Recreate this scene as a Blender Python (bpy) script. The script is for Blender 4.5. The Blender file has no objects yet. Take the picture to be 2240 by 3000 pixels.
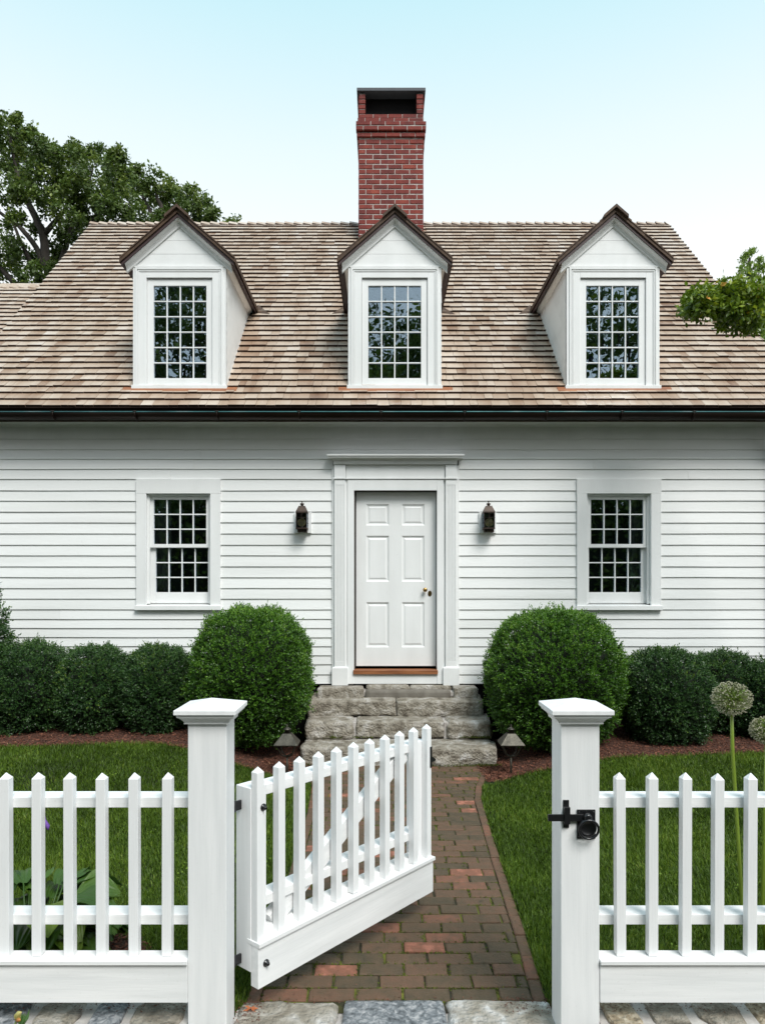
import bpy, math, random
import numpy as np
from mathutils import Vector, Matrix, noise as mnoise
random.seed(7); rng = np.random.default_rng(11)
scene = bpy.context.scene
COL = scene.collection
R = math.radians

# ---------------------------------------------------------------- camera
F = 2080.0; CX = 1120.0; HY = 1715.0; EYE = 1.80
cam_data = bpy.data.cameras.new('camera'); cam = bpy.data.objects.new('camera', cam_data); COL.objects.link(cam)
cam.location = (0, 0, EYE); cam.rotation_euler = (R(90), 0, 0)
cam_data.sensor_fit = 'VERTICAL'; cam_data.sensor_height = 36.0; cam_data.lens = 36.0 * F / 3000.0
cam_data.shift_y = (HY - 1500.0) / 3000.0
cam_data.clip_start = 0.05; cam_data.clip_end = 3000
scene.camera = cam

# ---------------------------------------------------------------- world / sun / exposure
SUN_V = Vector((0.55, -1.0, 1.42)).normalized()
SUN_EL = math.asin(SUN_V.z); SUN_AZ = math.atan2(SUN_V.x, SUN_V.y)
world = bpy.data.worlds.new('World'); scene.world = world; world.use_nodes = True
wn = world.node_tree.nodes; wl = world.node_tree.links; wn.clear()
w_out = wn.new('ShaderNodeOutputWorld'); w_bg = wn.new('ShaderNodeBackground')
w_sky = wn.new('ShaderNodeTexSky'); w_sky.sky_type = 'NISHITA'; w_sky.sun_disc = False
w_sky.sun_elevation = SUN_EL; w_sky.sun_rotation = SUN_AZ; w_sky.air_density = 1.0; w_sky.dust_density = 3.0
w_tc = wn.new('ShaderNodeTexCoord'); w_sep = wn.new('ShaderNodeSeparateXYZ')
w_ramp = wn.new('ShaderNodeValToRGB')          # bright hazy overcast veil over the blue: white low, cyan higher
er = w_ramp.color_ramp; er.elements[0].position = 0.0; er.elements[0].color = (1.02, 1.04, 1.05, 1)
er.elements[1].position = 1.0; er.elements[1].color = (0.42, 0.66, 0.80, 1)
for p, c in ((0.40, (1.0, 1.03, 1.04, 1)), (0.52, (0.82, 0.95, 0.985, 1)), (0.64, (0.58, 0.86, 0.93, 1))):
    e = er.elements.new(p); e.color = c
w_mul = wn.new('ShaderNodeMixRGB'); w_mul.blend_type = 'ADD'; w_mul.inputs[0].default_value = 1.0
w_sc = wn.new('ShaderNodeMixRGB'); w_sc.blend_type = 'MULTIPLY'; w_sc.inputs[0].default_value = 1.0; w_sc.inputs[2].default_value = (0.12, 0.12, 0.12, 1)
wl.new(w_tc.outputs['Generated'], w_sep.inputs[0]); wl.new(w_sep.outputs[2], w_ramp.inputs[0])
w_sc2 = wn.new('ShaderNodeMixRGB'); w_sc2.blend_type = 'MULTIPLY'; w_sc2.inputs[0].default_value = 1.0; w_sc2.inputs[2].default_value = (8.8, 8.8, 8.8, 1)
wl.new(w_ramp.outputs[0], w_sc2.inputs[1])
wl.new(w_sky.outputs[0], w_sc.inputs[1]); wl.new(w_sc.outputs[0], w_mul.inputs[1]); wl.new(w_sc2.outputs[0], w_mul.inputs[2])
wl.new(w_mul.outputs[0], w_bg.inputs[0]); w_bg.inputs[1].default_value = 0.0480
wl.new(w_bg.outputs[0], w_out.inputs[0])
sl = bpy.data.lights.new('sun', 'SUN'); sl.energy = 1.5; sl.angle = R(26); sl.color = (1.0, 0.97, 0.93)
so = bpy.data.objects.new('sun', sl); COL.objects.link(so); so.location = (8, -10, 14)
so.rotation_euler = SUN_V.to_track_quat('Z', 'Y').to_euler()
vs = scene.view_settings; vs.view_transform = 'Standard'; vs.look = 'None'; vs.gamma = 1.0; vs.exposure = 1.26
try: vs.use_curve_mapping = False
except Exception: pass
scene.cycles.max_bounces = 8; scene.cycles.transparent_max_bounces = 12

# ---------------------------------------------------------------- helpers
def tag(o, label=None, cat=None, group=None, kind=None):
    if label: o['label'] = label
    if cat: o['category'] = cat
    if group: o['group'] = group
    if kind: o['kind'] = kind
    return o

def empty(name, loc, label, cat, group=None):
    o = bpy.data.objects.new(name, None); o.empty_display_size = 0.1; o.location = loc; COL.objects.link(o)
    return tag(o, label, cat, group)

def link(name, me, parent=None):
    o = bpy.data.objects.new(name, me); COL.objects.link(o)
    if parent is not None:
        o.parent = parent; o.matrix_parent_inverse = wm(parent).inverted()
    return o

def wm(o):
    m = Matrix.LocRotScale(o.location, o.rotation_euler, o.scale)
    if o.parent is not None: return wm(o.parent) @ o.matrix_parent_inverse @ m
    return m

def bevel(o, w=0.002, seg=2):
    b = o.modifiers.new('bevel', 'BEVEL'); b.width = w; b.segments = seg; b.limit_method = 'ANGLE'; b.angle_limit = R(40)
    return o

class MB:
    def __init__(s): s.v = []; s.f = []; s.t = []; s.m = []; s.sm = []
    def add(s, vs, fs, tone=0.5, mat=0, smooth=False):
        n = len(s.v); s.v.extend([tuple(p) for p in vs])
        for f in fs: s.f.append(tuple(i + n for i in f)); s.t.append(tone); s.m.append(mat); s.sm.append(smooth)
        return s
    def box(s, x0, x1, y0, y1, z0, z1, tone=0.5, mat=0):
        return s.add([(x0,y0,z0),(x1,y0,z0),(x1,y1,z0),(x0,y1,z0),(x0,y0,z1),(x1,y0,z1),(x1,y1,z1),(x0,y1,z1)],
              [(0,3,2,1),(4,5,6,7),(0,1,5,4),(1,2,6,5),(2,3,7,6),(3,0,4,7)], tone, mat)
    def hexa(s, p, tone=0.5, mat=0):   # 8 points, box order
        return s.add(p, [(0,3,2,1),(4,5,6,7),(0,1,5,4),(1,2,6,5),(2,3,7,6),(3,0,4,7)], tone, mat)
    def tube(s, pts, rads, n=8, tone=0.5, mat=0, cap=True):
        pts = [Vector(p) for p in pts]; rings = []
        prev = Vector((0.3, 0.2, 0.93))
        vs = []
        for i, p in enumerate(pts):
            d = (pts[min(i+1, len(pts)-1)] - pts[max(i-1, 0)]).normalized()
            a = d.cross(prev)
            if a.length < 1e-3: a = d.cross(Vector((1, 0, 0)))
            a.normalize(); b = d.cross(a).normalized(); prev = b.cross(d) if False else prev
            for k in range(n):
                t = 2*math.pi*k/n; vs.append(p + (a*math.cos(t) + b*math.sin(t))*rads[i])
        fs = []
        for i in range(len(pts)-1):
            for k in range(n):
                fs.append((i*n+k, i*n+(k+1) % n, (i+1)*n+(k+1) % n, (i+1)*n+k))
        if cap: fs.append(tuple(range(n-1, -1, -1))); fs.append(tuple((len(pts)-1)*n+k for k in range(n)))
        return s.add(vs, fs, tone, mat, True)
    def lathe(s, c, prof, n=20, tone=0.5, mat=0, axis='Z'):
        vs = []; fs = []
        for r, h in prof:
            for k in range(n):
                t = 2*math.pi*k/n
                if axis == 'Z': vs.append((c[0]+r*math.cos(t), c[1]+r*math.sin(t), c[2]+h))
                else: vs.append((c[0]+r*math.cos(t), c[1]-h, c[2]+r*math.sin(t)))
        for i in range(len(prof)-1):
            for k in range(n): fs.append((i*n+k, i*n+(k+1) % n, (i+1)*n+(k+1) % n, (i+1)*n+k))
        fs.append(tuple(range(n-1, -1, -1))); fs.append(tuple((len(prof)-1)*n+k for k in range(n)))
        return s.add(vs, fs, tone, mat, True)
    def build(s, name, mats, parent=None):
        me = bpy.data.meshes.new(name); me.from_pydata(s.v, [], s.f)
        if not isinstance(mats, (list, tuple)): mats = [mats]
        for m in mats: me.materials.append(m)
        a = me.attributes.new('tone', 'FLOAT', 'FACE'); a.data.foreach_set('value', s.t)
        me.polygons.foreach_set('material_index', s.m); me.polygons.foreach_set('use_smooth', s.sm)
        me.update()
        return link(name, me, parent)

def np_mesh(name, V, Fq, tone, mat, parent=None, k=4, smooth=False):
    """V (N,3) float, Fq (M,k) int, tone (M,)"""
    me = bpy.data.meshes.new(name); M_ = len(Fq)
    me.vertices.add(len(V)); me.vertices.foreach_set('co', np.ascontiguousarray(V, dtype=np.float32).ravel())
    me.loops.add(M_*k); me.loops.foreach_set('vertex_index', np.ascontiguousarray(Fq, dtype=np.int32).ravel())
    me.polygons.add(M_); me.polygons.foreach_set('loop_start', np.arange(0, M_*k, k, dtype=np.int32))
    me.materials.append(mat)
    a = me.attributes.new('tone', 'FLOAT', 'FACE'); a.data.foreach_set('value', np.ascontiguousarray(tone, dtype=np.float32))
    me.polygons.foreach_set('use_smooth', np.full(M_, smooth))
    me.update(calc_edges=True); me.validate()
    return link(name, me, parent)

def nrm(a): return a / (np.linalg.norm(a, axis=1, keepdims=True) + 1e-9)

def leaves(P, D, L, W, tone, fold=0.12):
    """kite shaped folded leaves: returns V,F,tone"""
    n = len(P); rnd = rng.normal(size=(n, 3)); S = nrm(np.cross(D, rnd)); N = np.cross(S, D)
    L = L[:, None]; W = W[:, None]
    V = np.stack([P, P + D*L*0.5 + S*W*0.5 + N*W*fold, P + D*L, P + D*L*0.5 - S*W*0.5 + N*W*fold], 1).reshape(-1, 3)
    i = np.arange(n)[:, None]*4
    Fq = np.concatenate([i, i+1, i+2, i+3], 1)
    return V, Fq, tone

# ---------------------------------------------------------------- materials
def ramp_mat(name, stops, nscale=8.0, w=0.6, rough=0.6, bump=0.0, bscale=60.0, stretch=(1, 1, 1), spec=0.5,
             metal=0.0, transl=0.0, detail=4.0, speck=0.0, speck_col=(0.05, 0.04, 0.03), speck_scale=40.0, coat=0.0, second=None, ndist=0.0, bdist=0.01):
    m = bpy.data.materials.new(name); m.use_nodes = True; nt = m.node_tree; n = nt.nodes; l = nt.links
    p = n['Principled BSDF']; out = n['Material Output']
    tc = n.new('ShaderNodeTexCoord'); mp = n.new('ShaderNodeMapping'); mp.inputs['Scale'].default_value = stretch
    l.new(tc.outputs['Object'], mp.inputs[0])
    no = n.new('ShaderNodeTexNoise'); no.inputs['Scale'].default_value = nscale; no.inputs['Detail'].default_value = detail
    no.inputs['Distortion'].default_value = ndist
    l.new(mp.outputs[0], no.inputs['Vector'])
    at = n.new('ShaderNodeAttribute'); at.attribute_name = 'tone'
    st = n.new('ShaderNodeMapRange'); st.inputs[1].default_value = 0.3; st.inputs[2].default_value = 0.7
    l.new(no.outputs['Fac'], st.inputs[0])
    mx = n.new('ShaderNodeMath'); mx.operation = 'MULTIPLY'; mx.inputs[1].default_value = w; l.new(at.outputs['Fac'], mx.inputs[0])
    m2 = n.new('ShaderNodeMath'); m2.operation = 'MULTIPLY_ADD'; m2.inputs[1].default_value = 1-w
    l.new(st.outputs[0], m2.inputs[0]); l.new(mx.outputs[0], m2.inputs[2])
    cr = n.new('ShaderNodeValToRGB'); e = cr.color_ramp.elements
    e[0].position = stops[0][0]; e[0].color = (*stops[0][1], 1); e[1].position = stops[-1][0]; e[1].color = (*stops[-1][1], 1)
    for ps, c in stops[1:-1]: q = e.new(ps); q.color = (*c, 1)
    l.new(m2.outputs[0], cr.inputs[0]); colour = cr.outputs[0]
    if speck > 0:
        n3 = n.new('ShaderNodeTexNoise'); n3.inputs['Scale'].default_value = speck_scale; n3.inputs['Detail'].default_value = 6
        l.new(tc.outputs['Object'], n3.inputs['Vector'])
        mr = n.new('ShaderNodeMapRange'); mr.inputs[1].default_value = 0.62; mr.inputs[2].default_value = 0.78; mr.inputs[4].default_value = speck
        l.new(n3.outputs['Fac'], mr.inputs[0])
        mi = n.new('ShaderNodeMixRGB'); mi.inputs[2].default_value = (*speck_col, 1)
        l.new(mr.outputs[0], mi.inputs[0]); l.new(colour, mi.inputs[1]); colour = mi.outputs[0]
    l.new(colour, p.inputs['Base Color'])
    p.inputs['Roughness'].default_value = rough; p.inputs['Specular IOR Level'].default_value = spec; p.inputs['Metallic'].default_value = metal
    if coat: p.inputs['Coat Weight'].default_value = coat; p.inputs['Coat Roughness'].default_value = 0.25
    if bump > 0:
        nb = n.new('ShaderNodeTexNoise'); nb.inputs['Scale'].default_value = bscale; nb.inputs['Detail'].default_value = 6
        l.new(mp.outputs[0], nb.inputs['Vector'])
        bu = n.new('ShaderNodeBump'); bu.inputs['Strength'].default_value = bump; bu.inputs['Distance'].default_value = bdist
        l.new(nb.outputs['Fac'], bu.inputs['Height']); l.new(bu.outputs[0], p.inputs['Normal'])
    if transl > 0:
        tr = n.new('ShaderNodeBsdfTranslucent'); l.new(colour, tr.inputs[0]); mixs = n.new('ShaderNodeMixShader'); mixs.inputs[0].default_value = transl
        l.new(p.outputs[0], mixs.inputs[1]); l.new(tr.outputs[0], mixs.inputs[2]); l.new(mixs.outputs[0], out.inputs[0])
    return m

WHITE = ramp_mat('painted_clapboard', [(0, (0.7280,0.7384,0.7280)), (.5, (0.8320,0.8424,0.8372)), (1, (0.8632,0.8736,0.8684))], nscale=2.5, w=.35, rough=.42, bump=.12, bscale=45, stretch=(.15,1,2.2), speck=.10, speck_col=(.35,.34,.30), speck_scale=26)
TRIM = ramp_mat('painted_trim', [(0, (0.7622,0.7725,0.7673)), (1, (0.8652,0.8755,0.8755))], nscale=5, w=.3, rough=.38, bump=.08, bscale=60, stretch=(1,1,.25), speck=.10, speck_col=(.4,.39,.35), speck_scale=35)
FENCE = ramp_mat('fence_paint', [(0, (0.7534,0.7642,0.7696)), (1, (0.9000,0.9000,0.9000))], nscale=6, w=.35, rough=.42, bump=.08, bscale=30, stretch=(5,5,.35), speck=.14, speck_col=(.36,.33,.28), speck_scale=90)
FENCEH = ramp_mat('fence_paint_rails', [(0, (0.7207,0.7316,0.7316)), (1, (0.9000,0.9000,0.9000))], nscale=6, w=.35, rough=.45, bump=.08, bscale=30, stretch=(.35,5,5), speck=.14, speck_col=(.34,.31,.26), speck_scale=90)
SHINGLE = ramp_mat('cedar_shingle', [(0, (0.1746,0.0965,0.0604)), (.18, (0.2968,0.1890,0.1246)), (.45, (0.4366,0.3259,0.2416)), (.75, (0.5588,0.4626,0.3775)), (1, (0.6287,0.5552,0.4983))],
                   nscale=1.6, w=.62, rough=.40, bump=.5, bscale=55, stretch=(3,.5,.5), spec=.6, speck=.35, speck_col=(.10,.06,.04), speck_scale=9)
BUTT = ramp_mat('end_grain_and_shadow', [(0, (0.0240,0.0120,0.0088)), (1, (0.0600,0.0320,0.0224))], nscale=20, rough=.85)  # dark end grain; also carries the shadow lines of courses and ridge caps
CEDARDK = ramp_mat('dormer_cedar', [(0, (0.0346,0.0169,0.0084)), (.5, (0.0634,0.0327,0.0162)), (1, (0.1152,0.0660,0.0325))], nscale=9, w=.5, rough=.7, bump=.4, bscale=30)
MAROON = ramp_mat('stained_fascia', [(0, (0.0360,0.0176,0.0176)), (1, (0.0680,0.0360,0.0360))], nscale=7, rough=.5)
BRICKR = ramp_mat('red_brick', [(0, (0.0792,0.0115,0.0102)), (.35, (0.1505,0.0192,0.0141)), (.7, (0.2138,0.0307,0.0192)), (1, (0.3010,0.0576,0.0320))], nscale=9, w=.6, rough=.8, bump=.5, bscale=50, speck=.22, speck_col=(.42,.30,.27), speck_scale=14)
MORTAR = ramp_mat('lime_mortar', [(0, (0.3112,0.2801,0.2593)), (1, (0.5394,0.5083,0.4772))], nscale=14, w=.2, rough=.9, bump=.6, bscale=60)
SLATE = ramp_mat('chimney_slab', [(0, (0.0350,0.0400,0.0500)), (1, (0.0700,0.0800,0.0950))], nscale=8, rough=.6)
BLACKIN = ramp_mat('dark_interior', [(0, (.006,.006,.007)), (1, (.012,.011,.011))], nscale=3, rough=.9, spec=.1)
PLASTER = ramp_mat('room_plaster', [(0, (.05,.045,.04)), (1, (.09,.08,.07))], nscale=3, rough=.9)
COPPER = ramp_mat('aged_copper', [(0, (0.0113,0.0063,0.0045)), (.6, (0.0225,0.0126,0.0090)), (1, (0.0405,0.0225,0.0158))], nscale=3, w=.2, rough=.35, metal=.6, stretch=(.3,1,1))
VERDI = ramp_mat('verdigris', [(0, (.02,.07,.075)), (.55, (.06,.20,.21)), (1, (.30,.38,.38))], nscale=2.2, w=.1, rough=.55, metal=.2)
BRONZE = ramp_mat('weathered_bronze', [(0, (0.0210,0.0153,0.0133)), (1, (0.0750,0.0493,0.0361))], nscale=22, w=.3, rough=.5, metal=.5, bump=.2)
PEWTER = ramp_mat('weathered_pewter', [(0, (0.0225,0.0203,0.0150)), (1, (0.0900,0.0825,0.0638))], nscale=16, w=.3, rough=.45, metal=.6, bump=.2)
BRASS = ramp_mat('brass', [(0, (.30,.18,.06)), (1, (.48,.30,.11))], nscale=12, w=.4, rough=.28, metal=1.0)
IRON = ramp_mat('black_iron', [(0, (.006,.006,.007)), (1, (.012,.012,.014))], nscale=12, rough=.28, spec=.6)
TEAK = ramp_mat('cedar_threshold', [(0, (.17,.055,.022)), (1, (.38,.15,.06))], nscale=6, w=.2, rough=.45, stretch=(.6,4,6), bump=.2)
STONE = ramp_mat('rough_stone', [(0, (0.0889,0.0753,0.0564)), (.3, (0.2158,0.1885,0.1478)), (.55, (0.3237,0.2924,0.2419)), (.8, (0.4444,0.4159,0.3763)), (1, (0.6983,0.6887,0.6720))], nscale=9, bdist=.03, w=.25, rough=.85, bump=1.0, bscale=45, detail=9, speck=.75, speck_col=(.07,.06,.05), speck_scale=11, ndist=.6)
STONEB = ramp_mat('blue_granite', [(0, (0.0510,0.0560,0.0608)), (.5, (0.1870,0.2000,0.2128)), (1, (0.4420,0.4320,0.4332))], nscale=38, w=.12, rough=.8, bdist=.03, bump=1.0, bscale=30, detail=9, speck=.8, speck_col=(.10,.085,.07), speck_scale=9, ndist=.8)
STONEY = ramp_mat('ochre_fieldstone', [(0, (.11,.085,.055)), (.5, (.30,.24,.16)), (1, (.52,.46,.36))], nscale=34, w=.15, rough=.85, bdist=.03, bump=1.0, bscale=30, detail=9, speck=.6, speck_col=(.09,.07,.06), speck_scale=12, ndist=.8)
BLUESTONE = ramp_mat('bluestone_slab', [(0, (.12,.105,.085)), (1, (.22,.20,.17))], nscale=9, w=.2, rough=.8, bump=.3, bscale=40)
PAVER = ramp_mat('path_brick', [(0, (0.0503,0.0408,0.0218)), (.3, (0.0874,0.0580,0.0322)), (.6, (0.1296,0.0685,0.0402)), (.85, (0.2184,0.0869,0.0517)), (1, (0.4365,0.1713,0.1149))],
                 nscale=16, w=.74, rough=.78, bump=.55, bscale=70, speck=.7, speck_col=(.03,.028,.015), speck_scale=12)
MOSS = ramp_mat('mossy_joint', [(0, (.014,.011,.007)), (.38, (.03,.028,.010)), (.62, (.085,.090,.010)), (1, (.15,.16,.018))], nscale=5, w=.1, rough=.95, bump=1, bscale=90)
MOSSB = ramp_mat('moss', [(0, (.035,.06,.008)), (1, (.16,.19,.02))], nscale=6, w=.8, rough=.9, transl=.2)
SOIL = ramp_mat('lawn_soil', [(0, (.010,.013,.005)), (1, (.022,.030,.010))], nscale=5, rough=.95, bump=.8, bscale=60)
MULCHG = ramp_mat('mulch_ground', [(0, (0.0352,0.0151,0.0094)), (1, (0.0960,0.0370,0.0218))], nscale=40, w=.1, rough=.95, bump=1, bscale=90)
CHIP = ramp_mat('mulch_chip', [(0, (0.0529,0.0241,0.0154)), (.5, (0.1499,0.0561,0.0328)), (.85, (0.2646,0.1002,0.0580)), (1, (0.5645,0.3609,0.1930))], nscale=20, w=.9, rough=.9)
GRASS = ramp_mat('grass_blade', [(0, (0.0213,0.0395,0.0041)), (.45, (0.0676,0.1257,0.0096)), (.75, (0.1512,0.2426,0.0218)), (.93, (0.2667,0.3233,0.0478)), (1, (0.5334,0.4850,0.1638))], nscale=1.6, w=.7, rough=.5, transl=.3, spec=.3)
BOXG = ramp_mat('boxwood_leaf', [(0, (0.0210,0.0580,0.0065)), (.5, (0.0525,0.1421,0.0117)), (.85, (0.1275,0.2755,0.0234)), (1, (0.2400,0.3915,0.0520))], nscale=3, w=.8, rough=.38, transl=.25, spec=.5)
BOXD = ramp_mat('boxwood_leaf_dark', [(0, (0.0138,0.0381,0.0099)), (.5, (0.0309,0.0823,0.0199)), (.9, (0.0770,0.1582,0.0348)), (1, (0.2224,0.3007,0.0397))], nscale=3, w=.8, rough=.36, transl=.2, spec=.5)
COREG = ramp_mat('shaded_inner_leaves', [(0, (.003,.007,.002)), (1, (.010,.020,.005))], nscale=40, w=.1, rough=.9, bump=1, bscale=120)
TWIG = ramp_mat('twig', [(0, (.02,.016,.01)), (1, (.05,.04,.025))], nscale=10, rough=.9)
OAK = ramp_mat('oak_leaf', [(0, (0.0318,0.0617,0.0103)), (.5, (0.0900,0.1482,0.0231)), (1, (0.2381,0.2984,0.0449))], nscale=.6, w=.75, rough=.45, transl=.3, spec=.5)
LIME = ramp_mat('bright_leaf', [(0, (0.0900,0.1500,0.0280)), (1, (0.3600,0.5100,0.0840))], nscale=.8, w=.8, rough=.5, transl=.45)
DOGW = ramp_mat('dogwood_leaf', [(0, (0.0479,0.0943,0.0103)), (.6, (0.1710,0.2594,0.0185)), (.93, (0.4101,0.4717,0.0309)), (1, (0.9000,0.3302,0.0720))], nscale=1.5, w=.85, rough=.35, transl=.3)
BARK = ramp_mat('bark', [(0, (.018,.015,.012)), (1, (.06,.05,.04))], nscale=6, rough=.9, bump=1, bscale=14, stretch=(3,3,.6))
HOSTA = ramp_mat('hosta_leaf', [(0, (0.0252,0.0644,0.0108)), (.5, (0.0630,0.1352,0.0189)), (1, (0.2240,0.3091,0.0189))], nscale=4, w=.85, rough=.42, transl=.25, bump=.2, bscale=25)
STEMG = ramp_mat('allium_stem', [(0, (.12,.20,.02)), (1, (.22,.30,.03))], nscale=6, rough=.4, transl=.1)
FLORET = ramp_mat('allium_floret', [(0, (.16,.17,.07)), (.6, (.33,.33,.20)), (1, (.55,.52,.40))], nscale=20, w=.9, rough=.7, transl=.2)
PURPLE = ramp_mat('purple_petal', [(0, (.16,.06,.36)), (1, (.32,.16,.60))], nscale=20, rough=.5, transl=.3)
BUDM = ramp_mat('lily_bud_petal', [(0, (.55,.20,.06)), (.5, (.62,.42,.12)), (1, (.55,.55,.20))], nscale=14, w=.8, rough=.45, transl=.3)
ORANGE = ramp_mat('dead_maple_leaf', [(0, (.35,.09,.03)), (1, (.55,.20,.08))], nscale=14, rough=.7, transl=.2)
CURTAIN = ramp_mat('linen_curtain', [(0, (.35,.35,.35)), (1, (.5,.5,.5))], nscale=14, rough=.9, stretch=(4,1,.2))

def glass_mat(name, refl, tint=(.9, .93, .92)):
    m = bpy.data.materials.new(name); m.use_nodes = True; nt = m.node_tree; n = nt.nodes; l = nt.links; n.clear()
    out = n.new('ShaderNodeOutputMaterial'); tr = n.new('ShaderNodeBsdfTransparent'); tr.inputs[0].default_value = (*tint, 1)
    gl = n.new('ShaderNodeBsdfGlossy'); gl.inputs['Roughness'].default_value = 0.0; gl.inputs[0].default_value = (.66, .84, 1.0, 1)
    fr = n.new('ShaderNodeFresnel'); fr.inputs[0].default_value = 1.5
    mu = n.new('ShaderNodeMath'); mu.operation = 'MULTIPLY'; mu.inputs[1].default_value = refl; mu.use_clamp = True
    tc = n.new('ShaderNodeTexCoord'); nb = n.new('ShaderNodeTexNoise'); nb.inputs['Scale'].default_value = 5
    bu = n.new('ShaderNodeBump'); bu.inputs['Strength'].default_value = .03; bu.inputs['Distance'].default_value = .01
    l.new(tc.outputs['Object'], nb.inputs['Vector']); l.new(nb.outputs['Fac'], bu.inputs['Height']); l.new(bu.outputs[0], gl.inputs['Normal'])
    mx = n.new('ShaderNodeMixShader'); l.new(fr.outputs[0], mu.inputs[0]); l.new(mu.outputs[0], mx.inputs[0])
    l.new(tr.outputs[0], mx.inputs[1]); l.new(gl.outputs[0], mx.inputs[2]); l.new(mx.outputs[0], out.inputs[0])
    return m
GLASS = glass_mat('window_glass', 5.0)
SEEDY = glass_mat('seedy_glass', 1.6, (.95, .96, .95))
AMBER = ramp_mat('amber_reflector', [(0, (.74,.52,.22)), (1, (.88,.78,.52))], nscale=30, rough=.5, metal=0)

# ---------------------------------------------------------------- terrain
def sstep(a, b, x):
    t = np.clip((x-a)/(b-a), 0, 1); return t*t*(3-2*t)
def gz(x, y):
    x = np.asarray(x, float); y = np.asarray(y, float)
    side = sstep(.95, 2.3, np.abs(x-.1)); amp = np.where(x < 0, .27, .20)
    return side*(amp*sstep(4.2, 6.9, y) + .08*sstep(6.9, 8.2, y)) - .012
def bed_edge(x):
    """y of the lawn/mulch boundary"""
    x = np.asarray(x, float); d = np.abs(x-.1)
    base = 6.72 + .05*np.sin(x*2.1) + np.where(x < 0, .08, 0)
    return base - .34*np.exp(-((d-.8)/.30)**2)
gx = np.concatenate([[-900, -200, -60, -20, -9], np.linspace(-5.6, 5.6, 113), [9, 20, 60, 200, 900]])
gy = np.concatenate([[-900, -200, -60, -20, -6, 0, 1.5], np.linspace(2.0, 8.4, 65), [9, 11, 14, 20, 60, 200, 1200]])
GX, GY = np.meshgrid(gx, gy, indexing='ij'); GZ = gz(GX, GY)
GZ += .006*np.sin(GX*7)*np.sin(GY*6)
GZ = np.where((np.abs(GX-.1) < 1.35) & (GY > 2.6) & (GY < 7.6), np.minimum(GZ, -.014), GZ)
V = np.stack([GX, GY, GZ], -1).reshape(-1, 3); ny = len(gy)
ii, jj = np.meshgrid(np.arange(len(gx)-1), np.arange(ny-1), indexing='ij'); a0 = (ii*ny+jj).ravel()
o = np_mesh('ground', V, np.stack([a0, a0+ny, a0+ny+1, a0+1], 1), np.full(len(a0), .5), SOIL, smooth=True); tag(o, kind='structure', label='dark soil of the front lawn on both sides of the path')

# planting bed sheet (mulch)
def bed_sheet():
    xs = np.linspace(-5.5, 5.5, 111); V = []; Fc = []
    for i, x in enumerate(xs):
        y0 = float(bed_edge(x))
        if -.95 < x-.1 < .95: y0 = 7.0
        for j in range(9):
            y = y0 + (8.35-y0)*j/8; V.append((x, y, float(gz(x, y)) + .010))
    for i in range(len(xs)-1):
        for j in range(8): a = i*9+j; Fc.append((a, a+9, a+10, a+1))
    return V, Fc
V, Fc = bed_sheet(); b = MB(); b.add(V, Fc, .5, 0, True)
mulch_bed = b.build('planting_bed', MULCHG); tag(mulch_bed, 'red brown mulch bed along the foot of the white house', kind='structure')
b = MB(); n = 28; b.add([(-1.70+.62*math.cos(2*math.pi*k/n)*(1+.08*math.sin(3*k)), 3.36+.36*math.sin(2*math.pi*k/n)*(1+.08*math.sin(5*k)), .004) for k in range(n)], [tuple(range(n))])
o = b.build('hosta_bed', MULCHG); tag(o, 'small mulched patch under the hosta behind the left fence', kind='structure')

def chips(P, sc=1.0):
    n = len(P); a = rng.uniform(0, 2*np.pi, n); D = np.stack([np.cos(a), np.sin(a), rng.normal(0, .28, n)], 1); D = nrm(D)
    return leaves(P, D, rng.uniform(.012, .040, n)*sc, rng.uniform(.004, .012, n)*sc, rng.beta(2, 2.4, n))
N = 34000
x = rng.uniform(-4.6, 4.6, N); y = bed_edge(x) + (rng.uniform(0, 1, N)**1.5)*1.3 - .03
k = (y < 8.1) & ~((np.abs(x-.13) < 1.0) & (y > 6.95)) & ~((np.abs(x-.1) < .98) & (y < 7.1))
# keep chips off the path flare
x, y = x[k], y[k]
P1 = np.stack([x, y, gz(x, y) + .012 + rng.uniform(0, .016, len(x))], 1)
x = rng.uniform(.95, 1.3, 2600); y = rng.uniform(6.5, 7.2, 2600); k = y > bed_edge(x); x, y = x[k], y[k]
x2 = rng.uniform(-1.2, -.72, 2600); y2 = rng.uniform(6.4, 7.2, 2600); k = y2 > bed_edge(x2); x2, y2 = x2[k], y2[k]
x = np.concatenate([x, x2]); y = np.concatenate([y, y2])
P2 = np.stack([x, y, gz(x, y) + .012 + rng.uniform(0, .016, len(x))], 1)
N = 3600; r = np.sqrt(rng.uniform(0, 1, N)); t = rng.uniform(0, 2*np.pi, N)
P3 = np.stack([-1.70+.62*r*np.cos(t), 3.36+.36*r*np.sin(t), .006+rng.uniform(0, .014, N)], 1)
V, Fq, tn = chips(np.concatenate([P1, P2, P3])); o = np_mesh('mulch_chips', V, Fq, tn, CHIP)
tag(o, 'shredded red brown bark mulch covering the planting beds', 'mulch', kind='stuff')

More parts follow.
